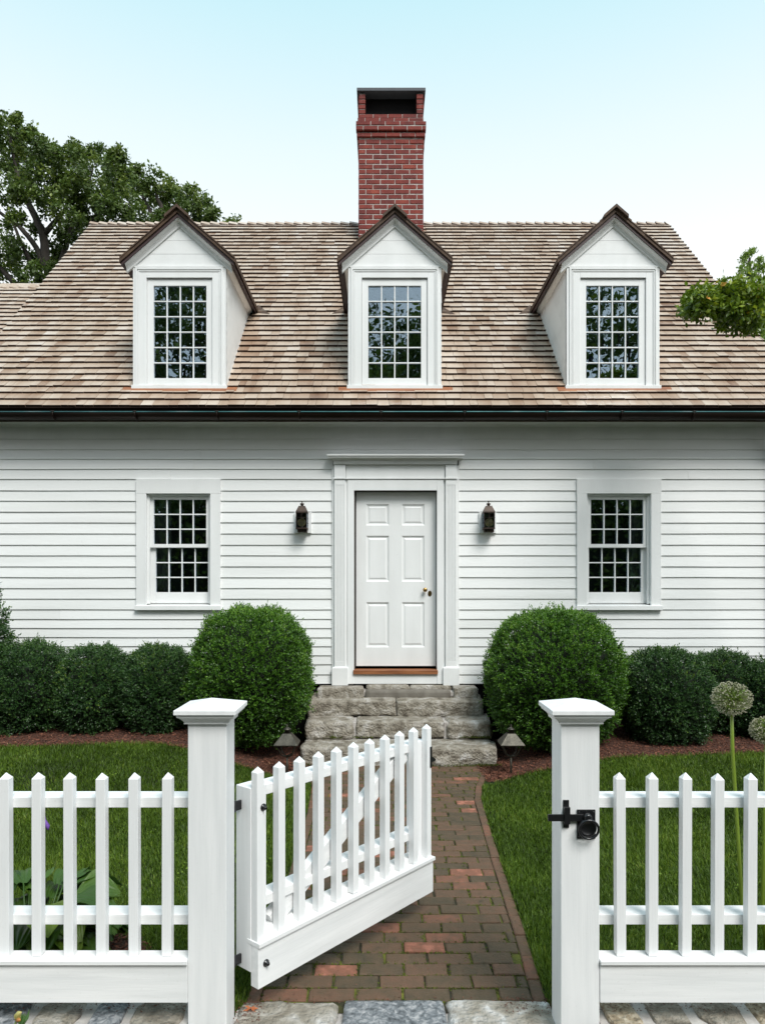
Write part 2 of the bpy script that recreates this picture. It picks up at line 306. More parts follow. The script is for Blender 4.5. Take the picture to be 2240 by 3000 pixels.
# ---------------------------------------------------------------- brick path
def edge_r(y): return float(np.interp(y, [2.9, 3.06, 3.76, 4.42, 5.36, 5.95, 6.31, 6.72, 6.95, 7.2], [.64, .650, .682, .702, .742, .768, .822, .925, .99, 1.03]))
def edge_l(y): return float(np.interp(y, [2.9, 3.1, 4.7, 5.6, 6.4, 6.8, 7.2], [-.535, -.530, -.525, -.535, -.575, -.66, -.74]))
b = MB()
ys = np.linspace(3.0, 7.3, 44); vs = []
for y in ys: vs += [(edge_l(y)-.062, y, -.007), (edge_r(y)+.062, y, -.007)]
b.add(vs, [(2*i, 2*i+1, 2*i+3, 2*i+2) for i in range(len(ys)-1)])
path = b.build('brick_path', MOSS); tag(path, 'mossy red brick garden path from the gate to the stone steps', kind='structure')
def brick_mesh(quad, top, base, tone, inset=.005, mats=PAVER, name='brick', parent=None, tilt=(0, 0)):
    b = MB(); q = [Vector((p[0], p[1], 0)) for p in quad]; c = sum(q, Vector())/4
    lo = [Vector((p.x, p.y, base)) for p in q]
    mid = [Vector((p.x+random.uniform(-.0015, .0015), p.y+random.uniform(-.0015, .0015), top-.005+(p.x-c.x)*tilt[0]+(p.y-c.y)*tilt[1])) for p in q]
    tp = []
    for p in q:
        d = (c-p); d = Vector((math.copysign(inset*random.uniform(.6, 1.6), d.x), math.copysign(inset*random.uniform(.6, 1.4), d.y), 0))
        tp.append(Vector((p.x+d.x, p.y+d.y, top+(p.x-c.x)*tilt[0]+(p.y-c.y)*tilt[1])))
    fs = [(8,9,10,11)] + [(i, (i+1) % 4, 4+(i+1) % 4, 4+i) for i in range(4)] + [(4+i, 4+(i+1) % 4, 8+(i+1) % 4, 8+i) for i in range(4)]
    b.add(lo+mid+tp, fs, tone); return b.build(name, mats, parent)
PR = .1023
def btone():
    r = random.random()
    if r < .07: return random.uniform(.92, 1.0)
    if r < .15: return random.uniform(.66, .82)
    return random.uniform(.04, .55)
row = 0; y = 3.075
while y < 7.12:
    l, r = edge_l(y+.05), edge_r(y+.05); yy = y + .004*math.sin(y*5)
    x = l - (.104 if row % 2 else 0) + random.uniform(-.012, .012)
    while x < r-.02:
        w = .2085 + random.uniform(-.004, .006)
        a, c = max(x+.005, l+.003), min(x+w-.005, r-.003)
        if r - (x+w) < .035: c = r-.003; w = r-x+.01
        if c-a > .03:
            j = lambda: random.uniform(-.0022, .0022)
            brick_mesh([(a+j(), yy+.004+j()), (c+j(), yy+.004+j()), (c+j(), yy+PR-.005+j()), (a+j(), yy+PR-.005+j())], random.uniform(-.001, .004), -.05, btone(), parent=path, tilt=(random.uniform(-.012, .012), random.uniform(-.02, .02)))
        x += w
    y += PR; row += 1
for edge, sgn in ((edge_r, 1), (edge_l, -1)):
    y = 3.03
    while y < 7.06:
        L_ = .208; y2 = min(y+L_, 7.10)
        if edge(y2)-edge(y) > .05 or edge(y)-edge(y2) > .05: y2 = y+.15
        x0, x1 = edge(y+.004), edge(y2-.004)
        o0, o1 = x0+sgn*.058, x1+sgn*.058
        qd = [(x0+sgn*.002, y+.004), (o0, y+.004), (o1, y2-.004), (x1+sgn*.002, y2-.004)]
        if sgn < 0: qd = [qd[1], qd[0], qd[3], qd[2]]
        brick_mesh(qd, random.uniform(.002, .008), -.05, random.choice([random.uniform(.5, .85), random.uniform(.2, .5)]), parent=path)
        y = y2
# moss tufts in the joints
N = 9000; row = rng.integers(0, 40, N); xx = rng.uniform(-.62, .92, N); yj = 3.075 + row*PR + rng.normal(0, .004, N)
v = N//3; yj[:v] = 3.075 + row[:v]*PR + rng.uniform(0, PR, v); off = np.where(row[:v] % 2, -.104, 0)
el = np.array([edge_l(q) for q in yj[:v]]); xx[:v] = el + off + .2085*rng.integers(0, 8, v) + rng.normal(0, .004, v)
e1 = np.array([edge_l(q) for q in yj]); e2 = np.array([edge_r(q) for q in yj])
keep = (xx > e1-.05) & (xx < e2+.05)
keep &= np.array([mnoise.noise((a*2.2, c*2.2, 3.0)) > -.12 - .3*max(0, (c-5.2)/1.5) for a, c in zip(xx, yj)])
xx, yj = xx[keep], yj[keep]; xs = []; 
idx = rng.integers(0, len(xx), 20000); P = np.stack([xx[idx]+rng.normal(0, .006, 20000), yj[idx]+rng.normal(0, .004, 20000), np.full(20000, -.006)], 1)
D = nrm(np.stack([rng.normal(0, .7, 20000), rng.normal(0, .7, 20000), np.full(20000, .8)], 1))
V, Fq, tn = leaves(P, D, rng.uniform(.006, .016, 20000), rng.uniform(.004, .008, 20000), rng.uniform(0, 1, 20000))
o = np_mesh('path_moss', V, Fq, tn, MOSSB); tag(o, 'yellow green moss growing in the joints of the brick path', 'moss', kind='stuff')

# ---------------------------------------------------------------- stones
def rock(name, x0, x1, y0, y1, z0, z1, mat, parent, seed=0, rough=.012, rnd=.25, n=(22, 8, 8), freq=6.0, tone=.5, slope=0.0, taper=0.0):
    nx, ny_, nz = n; V = []; Fc = []; idx = {}
    sx, sy, sz = x1-x0, y1-y0, z1-z0; cx, cy, cz = (x0+x1)/2, (y0+y1)/2, (z0+z1)/2
    rr = min(sx, sy, sz)*rnd*.55
    def vert(i, j, k):
        key = (i, j, k)
        if key in idx: return idx[key]
        p = Vector((x0+sx*i/nx, y0+sy*j/ny_, z0+sz*k/nz))
        q = Vector((min(max(p.x, x0+rr), x1-rr), min(max(p.y, y0+rr), y1-rr), min(max(p.z, z0+rr), z1-rr)))
        d = p-q
        if d.length > 1e-6: p = q + d.normalized()*rr
        s = Vector((seed*3.7, seed*1.3, seed*2.1))
        nd = (p-Vector((cx, cy, cz))); nd = Vector((nd.x/sx, nd.y/sy, nd.z/sz)).normalized()
        st3 = Vector((p.x, p.y*1.0, p.z*2.2)); a = mnoise.noise(st3*freq*.7+s)*rough*.8 + (.30-abs(mnoise.noise(st3*freq*1.2+s)))*rough*.9 + (.25-abs(mnoise.noise(st3*freq*4+s)))*rough*.55 + mnoise.noise(st3*freq*9+s)*rough*.2
        a += (mnoise.noise(p*1.7+s))*rough*1.1
        topw = 1.0 if k < nz else .16
        p = p + nd*a*topw*2.0
        p.z += slope*(p.y-y0)
        p.x += (cx-p.x)*taper*(k/nz)
        idx[key] = len(V); V.append(p); return idx[key]
    for i in range(nx):
        for j in range(ny_):
            Fc.append((vert(i,j,nz), vert(i+1,j,nz), vert(i+1,j+1,nz), vert(i,j+1,nz)))
            Fc.append((vert(i,j,0), vert(i,j+1,0), vert(i+1,j+1,0), vert(i+1,j,0)))
    for i in range(nx):
        for k in range(nz):
            Fc.append((vert(i,0,k), vert(i+1,0,k), vert(i+1,0,k+1), vert(i,0,k+1)))
            Fc.append((vert(i,ny_,k), vert(i,ny_,k+1), vert(i+1,ny_,k+1), vert(i+1,ny_,k)))
    for j in range(ny_):
        for k in range(nz):
            Fc.append((vert(0,j,k), vert(0,j,k+1), vert(0,j+1,k+1), vert(0,j+1,k)))
            Fc.append((vert(nx,j,k), vert(nx,j+1,k), vert(nx,j+1,k+1), vert(nx,j,k+1)))
    b = MB(); b.add(V, Fc, tone, 0, True); return b.build(name, mat, parent)

steps = empty('stone_steps', (.16, 7.1, 0), 'grey rough cut stone steps up to the white front door', 'steps')
def X(px, Y): return (px-CX)*Y/F
def Z(py, Y): return EYE-(py-HY)*Y/F
# tier 1 (bottom), tier 2, tier 3, landing
big = (44, 10, 14)
rock('step_stone', -.82, .34, 7.10, 7.55, -.06, .190, STONE, steps, 1, .014, .34, big)
rock('step_stone', .355, 1.13, 7.08, 7.55, -.06, .188, STONE, steps, 2, .015, .34, big, tone=.6)
rock('step_stone', -.80, -.315, 7.42, 7.95, .19, .378, STONE, steps, 3, .015, .38, (24, 10, 12), tone=.7)
rock('step_stone', -.285, .655, 7.43, 7.95, .19, .372, STONE, steps, 4, .013, .34, big)
rock('step_stone', .685, 1.14, 7.42, 7.95, .19, .378, STONE, steps, 5, .015, .38, (24, 10, 12), tone=.9)
rock('step_stone', -.80, .155, 7.74, 8.16, .365, .535, STONE, steps, 6, .013, .30, big, tone=.4, slope=.10)
rock('step_stone', .175, 1.10, 7.76, 8.16, .365, .532, STONE, steps, 7, .014, .30, big, tone=.5, slope=.10)
rock('landing_stone', -.72, -.215, 7.90, 8.16, .50, .66, STONE, steps, 8, .010, .22, (16, 8, 6), slope=-.02)
rock('landing_stone', -.19, .76, 7.91, 8.06, .50, .625, BLUESTONE, steps, 9, .003, .12, (16, 6, 4))
rock('landing_stone', .785, 1.06, 7.90, 8.16, .50, .66, STONE, steps, 10, .010, .22, (14, 8, 6), tone=.7)
rock('landing_stone', -.19, .30, 8.06, 8.20, .50, .668, STONE, steps, 11, .010, .3, (14, 6, 4), tone=.8)
rock('landing_stone', .31, .78, 8.06, 8.20, .50, .664, STONE, steps, 12, .010, .3, (14, 6, 4), tone=.6)
b = MB(); b.box(-.76, 1.08, 7.2, 8.2, -.05, .17).box(-.74, 1.10, 7.50, 8.2, .17, .340).box(-.74, 1.05, 7.82, 8.2, .340, .52).box(-.70, .98, 7.93, 8.2, .56, .612)
b.box(-.325, -.275, 7.455, 7.8, .19, .355).box(.645, .695, 7.455, 7.8, .19, .355).box(.14, .19, 7.80, 7.95, .36, .52)
b.build('mortar_joint', MORTAR, steps)
P = []
for (xa, xb, yy, zz, n_) in ((-.80, -.1, 7.44, .20, 500), (-.55, -.42, 7.42, .205, 300), (.8, 1.12, 7.43, .205, 900), (.95, 1.2, 7.05, .0, 900), (.3, 1.1, 7.07, -.002, 700), (-.9, -.72, 7.1, .0, 300)):
    P.append(np.stack([rng.uniform(xa, xb, n_), yy+rng.normal(0, .018, n_), zz+np.abs(rng.normal(0, .008, n_))], 1))
P = np.concatenate(P); D = nrm(np.stack([rng.normal(0, .6, len(P)), rng.normal(-.3, .6, len(P)), np.full(len(P), .8)], 1))
V, Fq, tn = leaves(P, D, rng.uniform(.008, .022, len(P)), rng.uniform(.004, .009, len(P)), rng.uniform(0, .8, len(P)))
o = np_mesh('step_moss', V, Fq, tn, MOSSB, steps); tag(o, 'green moss along the step joints', kind='stuff')

thr = empty('stone_threshold', (.06, 2.9, 0), 'grey blue flagstone threshold in the gateway before the brick path', 'paving')
rock('threshold_stone', -.60, -.200, 2.45, 3.055, -.10, .010, STONE, thr, 21, .012, .28, (26, 26, 4), freq=9, tone=.7)
rock('threshold_stone', -.165, .262, 2.45, 3.06, -.10, .018, STONEB, thr, 22, .010, .22, (26, 26, 4), freq=9)
rock('threshold_stone', .285, .72, 2.45, 3.065, -.10, .014, STONE, thr, 23, .012, .30, (26, 26, 4), freq=9, tone=.9)
b = MB(); b.box(-.62, .72, 2.4, 3.03, -.12, -.012); b.build('mortar_joint', MORTAR, thr)

def low_wall(x0, x1, label, seed):
    w = empty('stone_wall', ((x0+x1)/2, 2.8, 0), label, 'wall'); rs = random.Random(seed)
    b = MB(); b.box(x0, x1, 2.30, 2.99, -.30, .060); b.build('mortar_bed', MORTAR, w)
    for (ya, yb) in ((2.30, 2.52), (2.53, 2.74), (2.75, 3.00)):
        x = x0+rs.uniform(0, .05)
        while x < x1-.06:
            wd = rs.uniform(.14, .38); xe = min(x+wd, x1-.01)
            n = 9; c = ((x+xe)/2, (ya+yb)/2); hx, hy = (xe-x)/2-rs.uniform(.006, .016), (yb-ya)/2-rs.uniform(.004, .030)
            pts = []
            for k in range(n):
                t = 2*math.pi*(k+rs.uniform(-.38, .38))/n; ex = rs.uniform(.35, .75)
                cx_, sy_ = math.cos(t), math.sin(t)
                pts.append((c[0]+hx*math.copysign(abs(cx_)**ex, cx_), c[1]+hy*math.copysign(abs(sy_)**ex, sy_)))
            zt = rs.uniform(.068, .085)
            m = MB(); m.add([(p[0], p[1], .0) for p in pts]+[(p[0], p[1], zt-.008) for p in pts]+[(c[0]+(p[0]-c[0])*.93, c[1]+(p[1]-c[1])*.90, zt+rs.uniform(-.003, .003)) for p in pts]+[(c[0], c[1], zt+.004)],
                [(k, (k+1) % n, n+(k+1) % n, n+k) for k in range(n)]+[(n+k, n+(k+1) % n, 2*n+(k+1) % n, 2*n+k) for k in range(n)]+[(2*n+k, 2*n+(k+1) % n, 3*n) for k in range(n)], rs.random(), 0, False)
            m.build('stone', rs.choice([STONE, STONEY, STONEB, STONE]), w)
            x = xe+rs.uniform(.004, .03)
low_wall(-2.4, -.775, 'low mortared fieldstone wall under the left picket fence', 3)
low_wall(.865, 2.4, 'low mortared fieldstone wall under the right picket fence', 5)

# ---------------------------------------------------------------- fence
def post(xc, label):
    p = empty('gate_post', (xc, 2.876, 0), label, 'post', 'posts on either side of the gateway'); h = .076; yc = 2.876
    b = MB(); b.box(xc-h, xc+h, yc-h, yc+h, -.12, 1.268); bevel(b.build('post_shaft', FENCE, p), .003)
    b = MB(); prof = [(.076, 1.255), (.088, 1.255), (.088, 1.263), (.092, 1.268), (.098, 1.276), (.108, 1.283), (.112, 1.285), (.112, 1.293)]
    vs = []; fs = []
    for r, z in prof: vs += [(xc-r, yc-r, z), (xc+r, yc-r, z), (xc+r, yc+r, z), (xc-r, yc+r, z)]
    for i in range(len(prof)-1): fs += [(4*i+k, 4*i+(k+1) % 4, 4*i+4+(k+1) % 4, 4*i+4+k) for k in range(4)]
    fs.append((3, 2, 1, 0)); fs.append(tuple(4*(len(prof)-1)+k for k in range(4))); b.add(vs, fs); b.build('cap_moulding', FENCEH, p)
    b = MB(); r = .121; vs = [(xc-r, yc-r, 1.295), (xc+r, yc-r, 1.295), (xc+r, yc+r, 1.295), (xc-r, yc+r, 1.295), (xc-r, yc-r, 1.313), (xc+r, yc-r, 1.313), (xc+r, yc+r, 1.313), (xc-r, yc+r, 1.313), (xc, yc, 1.345)]
    b.add(vs, [(3,2,1,0), (0,1,5,4), (1,2,6,5), (2,3,7,6), (3,0,4,7), (4,5,8), (5,6,8), (6,7,8), (7,4,8)]); bevel(b.build('post_cap', FENCE, p), .002)
    return p
postL = post(X(607, 2.8), 'white square post with pyramid cap left of the open gate')
postR = post(X(1698.5, 2.8), 'white square post with pyramid cap and black latch right of the gateway')

def picket_mesh():
    b = MB(); h = .019; zt = 1.029
    vs = [(-h, 0, .325), (h, 0, .325), (h, .038, .325), (-h, .038, .325), (-h, 0, zt), (h, 0, zt), (h, .038, zt), (-h, .038, zt), (0, .019, 1.053)]
    b.add(vs, [(3,2,1,0), (0,1,5,4), (1,2,6,5), (2,3,7,6), (3,0,4,7), (4,5,8), (5,6,8), (6,7,8), (7,4,8)])
    return b
PK = None
def put_picket(loc, rotz, parent):
    """pickets share one mesh; world transform given"""
    global PK
    if PK is None:
        PK = picket_mesh().build('picket', FENCE); bevel(PK, .0018); o = PK
    else:
        o = PK.copy(); COL.objects.link(o)
    o.location = loc; o.rotation_euler = (random.uniform(-.003, .003), random.uniform(-.004, .004), rotz)
    o.parent = parent; o.matrix_parent_inverse = wm(parent).inverted(); return o

def fence(x0, x1, xs, label):
    f = empty('picket_fence', ((x0+x1)/2, 2.86, .1), label, 'fence')
    for px in xs: put_picket((X(px, 2.82), 2.82, random.uniform(-.002, .002)), 0, f)
    for z0, z1 in ((.905, .947), (.434, .474)):
        b = MB(); b.box(x0, x1, 2.8585, 2.944, z0, z1); bevel(b.build('rail', FENCEH, f), .002)
    b = MB(); b.box(x0, x1, 2.785, 2.872, .309, .3245); bevel(b.build('shelf_board', FENCEH, f), .0015)
    b = MB(); b.box(x0, x1, 2.797, 2.840, .155, .308); bevel(b.build('bottom_board', FENCEH, f), .002)
    return f
pl = [26 - 94.7*k for k in range(1, 4)][::-1] + [12.5, 107, 201.5, 296, 391, 487]
pl = [-272, -177, -82] + [12.5, 107, 201.5, 296, 391, 487]
fence(-2.4, -.767, pl, 'white picket fence to the left of the gate')
pr = [1820.5, 1913, 2010, 2105.5, 2201, 2297, 2393, 2489]
fence(.856, 2.4, pr, 'white picket fence to the right of the gateway')

# latch on the right post
lt = MB(); yf = 2.876-.076
def lx(px): return X(px, yf)
def lz(py): return Z(py, yf)
lt.box(lx(1688), lx(1742), yf-.006, yf, lz(2456), lz(2371))
latch = bevel(lt.build('gate_latch', IRON, postR), .0015)
b = MB(); b.box(lx(1648), lx(1665), yf-.005, yf, lz(2424), lz(2343)).box(lx(1648.5), lx(1665.5), yf-.022, yf-.0155, lz(2410), lz(2361)).box(lx(1648.5), lx(1665.5), yf-.0155, yf-.005, lz(2368), lz(2361)).box(lx(1648.5), lx(1665.5), yf-.0155, yf-.005, lz(2410), lz(2404.5))
bevel(b.build('latch_keeper', IRON, latch), .001)
b = MB(); b.box(lx(1602), lx(1722), yf-.0148, yf-.0065, lz(2403), lz(2383)); bevel(b.build('latch_bar', IRON, latch), .0015)
b = MB(); b.tube([(lx(1716), yf-.006, lz(2389)), (lx(1716), yf-.030, lz(2389)), (lx(1716), yf-.034, lz(2389))], [.017, .015, .009], 16); b.build('latch_boss', IRON, latch)
b = MB(); cx_, cz_ = lx(1717), lz(2422); pts = []; rr_ = .037
ring = [(cx_+rr_*math.cos(2*math.pi*k/40), yf-.034-.004*math.sin(2*math.pi*k/40), cz_+rr_*math.sin(2*math.pi*k/40)) for k in range(41)]
b.tube(ring, [.0048]*41, 10, cap=False); b.build('ring_handle', IRON, latch)
b = MB(); b.lathe((cx_, yf-.004, cz_), [(.036, 0), (.036, .012), (.030, .018), (.026, .013)], 32, axis='Y'); b.build('latch_rose', IRON, latch)
b = MB()
for px, py in ((1694, 2378), (1736, 2378), (1694, 2450), (1736, 2450)): b.lathe((lx(px), yf-.006, lz(py)), [(.0035, 0), (.003, .0015), (.001, .0022)], 8, axis='Y')
b.build('screw_heads', IRON, latch)

# gate (open inward)
gA = Vector((-.523, 2.955, 0)); gB = Vector((.270, 3.903, 0)); gd = (gB-gA).normalized(); gn = Vector((gd.y, -gd.x, 0)); GL = (gB-gA).length
ang = math.atan2(gd.y, gd.x)
gate = empty('garden_gate', (gA.x, gA.y, 0), 'white picket gate with diagonal brace standing half open over the brick path', 'gate')
gate.rotation_euler = (0, 0, ang)
Minv = Matrix.Translation(gA) @ Matrix.Rotation(ang, 4, 'Z')
def gput(b, name, mat, parent=None, bv=.002):
    """built in the gate's own frame: x along gate, y into the garden, z up"""
    me_o = b.build(name, mat); me_o.parent = parent or gate
    if bv: bevel(me_o, bv)
    return me_o
# local: front plane y=0 (pickets 0..-.038?), pickets stand proud of the rails
for k in range(11):
    xx_ = .022 + k*(GL-.044)/10
    o = PK.copy(); COL.objects.link(o); o.parent = gate; o.matrix_parent_inverse = Matrix.Identity(4)
    o.location = (xx_, 0, -.012 + random.uniform(-.002, .002)); o.rotation_euler = (0, 0, 0)
b = MB(); b.box(.0, .085, .0385, .135, .175, .947); gput(b, 'hinge_stile', FENCE)
b = MB(); b.box(GL-.075, GL-.003, .0385, .118, .175, .947); gput(b, 'latch_stile', FENCE)
b = MB(); b.box(.0855, GL-.0755, .0385, .118, .903, .946); gput(b, 'rail', FENCEH)
b = MB(); b.box(.0855, GL-.0755, .0385, .118, .430, .472); gput(b, 'rail', FENCEH)
b = MB(); b.box(-.002, GL+.008, -.020, .060, .293, .312); gput(b, 'shelf_board', FENCEH, bv=.0015)
b = MB(); b.box(0, GL, -.010, .037, .120, .2925); gput(b, 'bottom_board', FENCEH)
b = MB(); b.box(.0855, GL-.0755, .0385, .10, .30, .335); gput(b, 'rail', FENCEH)
def brace(x0, z0, x1, z1, w, y0, y1):
    d = Vector((x1-x0, 0, z1-z0)).normalized(); nn = Vector((-d.z, 0, d.x))*w/2; p0 = Vector((x0, 0, z0)); p1 = Vector((x1, 0, z1))
    pts = []
    for yy_ in (0,):
        pass
    q = [p0-nn, p1-nn, p1+nn, p0+nn]
    b = MB(); b.hexa([(q[0].x, y0, q[0].z), (q[1].x, y0, q[1].z), (q[1].x, y1, q[1].z), (q[0].x, y1, q[0].z), (q[3].x, y0, q[3].z), (q[2].x, y0, q[2].z), (q[2].x, y1, q[2].z), (q[3].x, y1, q[3].z)]); return b
gput(brace(.13, .335, GL-.17, .900, .085, .048, .092), 'diagonal_brace', FENCEH)
for xb, zb in ((.022, .868), (.022, .215)):
    b = MB(); yq = -.0 if zb > .5 else -.010
    b.lathe((xb+.014 if zb > .5 else xb+.02, yq, zb), [(.016, 0), (.015, .004), (.008, .007), (.008, .016), (.005, .019)], 14, axis='Y'); gput(b, 'carriage_bolt', IRON, bv=0)
b = MB(); b.box(GL-.017, GL+.0005, -.0035, -.0005, .800, .915); b.box(GL-.0025, GL+.0005, -.0005, .036, .800, .915)
cat = gput(b, 'latch_catch', IRON, bv=.001)
b = MB(); b.add([(GL+.0006, .000, .862), (GL+.0006, .020, .862), (GL+.0006, .020, .828), (GL+.0006, .000, .828), (GL+.046, .004, .836), (GL+.046, .014, .836), (GL+.040, .014, .826), (GL+.040, .004, .826)],
   [(0,1,2,3), (4,7,6,5), (0,4,5,1), (1,5,6,2), (2,6,7,3), (3,7,4,0)]); gput(b, 'catch_wedge', IRON, cat, 0)
for z in (.868, .215):     # hinge straps to the post
    b = MB(); b.box(-.036, .012, .098, .108, z-.020, z+.020); b.tube([(-.036, .103, z-.024), (-.036, .103, z+.024)], [.009, .009], 12); gput(b, 'hinge', IRON, bv=.001)

# ---------------------------------------------------------------- house
WY = 8.16   # wall plane
house = empty('house', (0, WY, 0), 'white clapboard cottage with cedar shingle roof, three dormers and brick chimney', 'house')
def wx(px, Y=8.13): return (px-CX)*Y/F
def wz(py, Y=8.13): return EYE+(HY-py)*Y/F
HX0, HX1 = -4.70, 4.62
WINL = dict(cx=(wx(400)+wx(646))/2); WINR = dict(cx=(wx(1689)+wx(1934.5))/2)
W_HW, W_HI = .481, .366
WZT, WZI, WZS, WZB = wz(1404), wz(1446), wz(1769), wz(1787)
DX = wx(1159)
# wall core with openings
def holes_wall(b, x0, x1, z0, z1, holes, y0, y1):
    xs = sorted({x0, x1, *[h[0] for h in holes], *[h[1] for h in holes]}); zs = sorted({z0, z1, *[h[2] for h in holes], *[h[3] for h in holes]})
    for i in range(len(xs)-1):
        for j in range(len(zs)-1):
            cx_, cz_ = (xs[i]+xs[i+1])/2, (zs[j]+zs[j+1])/2
            if any(h[0] < cx_ < h[1] and h[2] < cz_ < h[3] for h in holes): continue
            b.box(xs[i], xs[i+1], y0, y1, zs[j], zs[j+1])
holes = [(w['cx']-W_HI-.01, w['cx']+W_HI+.01, WZS-.01, WZI+.01) for w in (WINL, WINR)]
DOORL, DOORR, DOORT, DOORB = wx(1043, 8.22), wx(1276, 8.22), wz(1443, 8.22), wz(1951, 8.22)
holes.append((DOORL-.01, DOORR+.01, .70, DOORT+.01))
b = MB(); holes_wall(b, HX0, HX1, .66, 3.70, holes, WY, WY+.14)
wall = b.build('front_wall', PLASTER, house)
b = MB(); b.box(HX0, HX0+.14, WY+.141, 15.5, .66, 3.7); b.box(HX1-.14, HX1, WY+.141, 15.5, .66, 3.7); b.box(HX0, HX1, 15.501, 15.64, .66, 3.7)
for xx_ in (HX0, HX1-.12): b.add([(xx_, 8.3, 3.701), (xx_+.12, 8.3, 3.701), (xx_+.12, 15.5, 3.701), (xx_, 15.5, 3.701), (xx_, 11.9, 7.55), (xx_+.12, 11.9, 7.55)], [(0,1,2,3), (0,4,5,1), (3,2,5,4), (0,3,4), (1,5,2)])
b.build('side_and_rear_walls', WHITE, house)
b = MB(); b.box(HX0+.14, HX1-.14, WY+.14, 15.5, .60, .659); b.box(HX0+.14, HX1-.14, WY+.14, 15.5, 3.3, 3.36); b.box(HX0+.2, HX1-.2, 10.5, 10.6, .66, 3.3); b.build('interior_floor', PLASTER, house)
b = MB(); b.box(HX0+.05, HX1-.05, WY+.03, WY+.13, -.1, .655); b.build('foundation', BLACKIN, house)

# clapboards
ROWS = [1286, 1317, 1344.6, 1374, 1403.5, 1437, 1467, 1499, 1531, 1563, 1596, 1627, 1659.5, 1691, 1723, 1754, 1785.5, 1813.5, 1840, 1867, 1893, 1920, 1946, 1975.6, 2003]
cut = [(w['cx']-W_HW+.03, w['cx']+W_HW-.03, WZB+.01, WZT-.01) for w in (WINL, WINR)] + [(wx(975), wx(1343), .5, wz(1345))]
LANX = (wx(890), wx(1425.3)); 
cut += [(lx_-.07, lx_+.07, wz(1560), wz(1503)) for lx_ in LANX]
def clap(xa, xb, zb, zt, par):
    n = max(2, int((xb-xa)/.18)+1); b = MB(); vs = []; s = random.uniform(0, 50); t = random.random()
    for i in range(n+1):
        x_ = xa+(xb-xa)*i/n
        dz = mnoise.noise((x_*.9+s, zb*3, 0))*.0035 + mnoise.noise((x_*4+s, zb*3, 5))*.0012
        dy = mnoise.noise((x_*1.3+s, zb*7, 9))*.0015
        vs += [(x_, WY-.0005, zb+dz), (x_, WY-.0185+dy, zb+dz), (x_, WY-.0050+dy*.5, zt+.006), (x_, WY-.0005, zt+.006)]
    fs = []
    for i in range(n): fs += [(4*i+k, 4*i+4+k, 4*i+4+(k+1) % 4, 4*i+(k+1) % 4) for k in range(4)]
    fs += [(0, 1, 2, 3), (4*n+3, 4*n+2, 4*n+1, 4*n)]
    b.add(vs, fs, t); return b.build('clapboard', WHITE, par)
for i in range(1, len(ROWS)):
    zt, zb = wz(ROWS[i-1], 8.145), wz(ROWS[i], 8.145); zm = (zt+zb)/2
    segs = [(HX0, HX1)]
    for (c0, c1, cz0, cz1) in cut:
        if cz0 < zm < cz1:
            new = []
            for a, c in segs:
                if c1 <= a or c0 >= c: new.append((a, c)); continue
                if c0 > a: new.append((a, c0))
                if c1 < c: new.append((c1, c))
            segs = new
    for a, c in segs:
        if c-a > 2.6: j = a+(c-a)*random.uniform(.2, .8); clap(a, j-.0006, zb, zt, wall); clap(j+.0006, c, zb, zt, wall)
        else: clap(a, c, zb, zt, wall)
b = MB(); b.box(HX0, HX1, WY-.022, WY-.0005, wz(1285.5, 8.14), 3.70); o = b.build('frieze_board', TRIM, house)
b = MB(); prof = [(WY-.0225, 3.62), (WY-.035, 3.615), (WY-.05, 3.64), (WY-.085, 3.665), (WY-.09, 3.70), (WY-.0225, 3.70)]
b.add([(x_, p[0], p[1]) for x_ in (HX0-.1, HX1+.1) for p in prof], [(0,1,2,3,4,5), (11,10,9,8,7,6)]+[(k, 6+k, 6+(k+1) % 6, (k+1) % 6) for k in range(6)]); b.build('bed_moulding', TRIM, house)
b = MB(); b.box(HX0-.15, HX1+.15, 7.905, WY+.1, 3.701, 3.715); b.build('soffit', TRIM, house)
b = MB(); b.box(HX0-.15, HX1+.15, 7.885, 7.904, 3.62, 3.735); b.build('fascia', CEDARDK, house)  # dark wood colour carries the shade behind the gutter

# roof
EY, EZ, RYD, RZD = 7.86, 3.775, 11.90, 7.845
RX0, RX1 = -4.89, 4.80
sd = Vector((0, RYD-EY, RZD-EZ)); SL = sd.length; sd.normalize(); sn = Vector((0, -sd.z, sd.y))
def rp(x, s, h): v = Vector((x, EY, EZ)) + sd*s + sn*h; return v
b = MB()
b.hexa([rp(RX0+.03, .01, -.06), rp(RX1-.03, .01, -.06), rp(RX1-.03, SL, -.06), rp(RX0+.03, SL, -.06), rp(RX0+.03, .01, -.012), rp(RX1-.03, .01, -.012), rp(RX1-.03, SL, -.012), rp(RX0+.03, SL, -.012)], mat=0)
bz = RZD-.02
b.add([(RX0, 11.9, bz), (RX1, 11.9, bz), (RX1, 15.95, 3.77), (RX0, 15.95, 3.77), (RX0, 11.9, bz-.05), (RX1, 11.9, bz-.05), (RX1, 15.95, 3.72), (RX0, 15.95, 3.72)], [(0,1,2,3), (7,6,5,4), (0,3,7,4), (1,5,6,2), (3,2,6,7)])
roof = b.build('roof', BUTT, house)
DCX = (-2.32, .14, 2.635); DHW = .531
EXPO = .1405
def shingle(b, x0, x1, s0, s1, P_, tone, th=.013):
    # butt at s0 raised, top at s1 thin
    p = [P_(x0, s0, .000), P_(x1, s0, .000), P_(x1, s1, -.010), P_(x0, s1, -.010), P_(x0, s0, th), P_(x1, s0, th), P_(x1, s1, -.004), P_(x0, s1, -.004)]
    b.add(p, [(4,5,6,7), (1,2,6,5), (3,0,4,7)], tone, 0); b.add(p, [(0,1,5,4)], tone, 1)
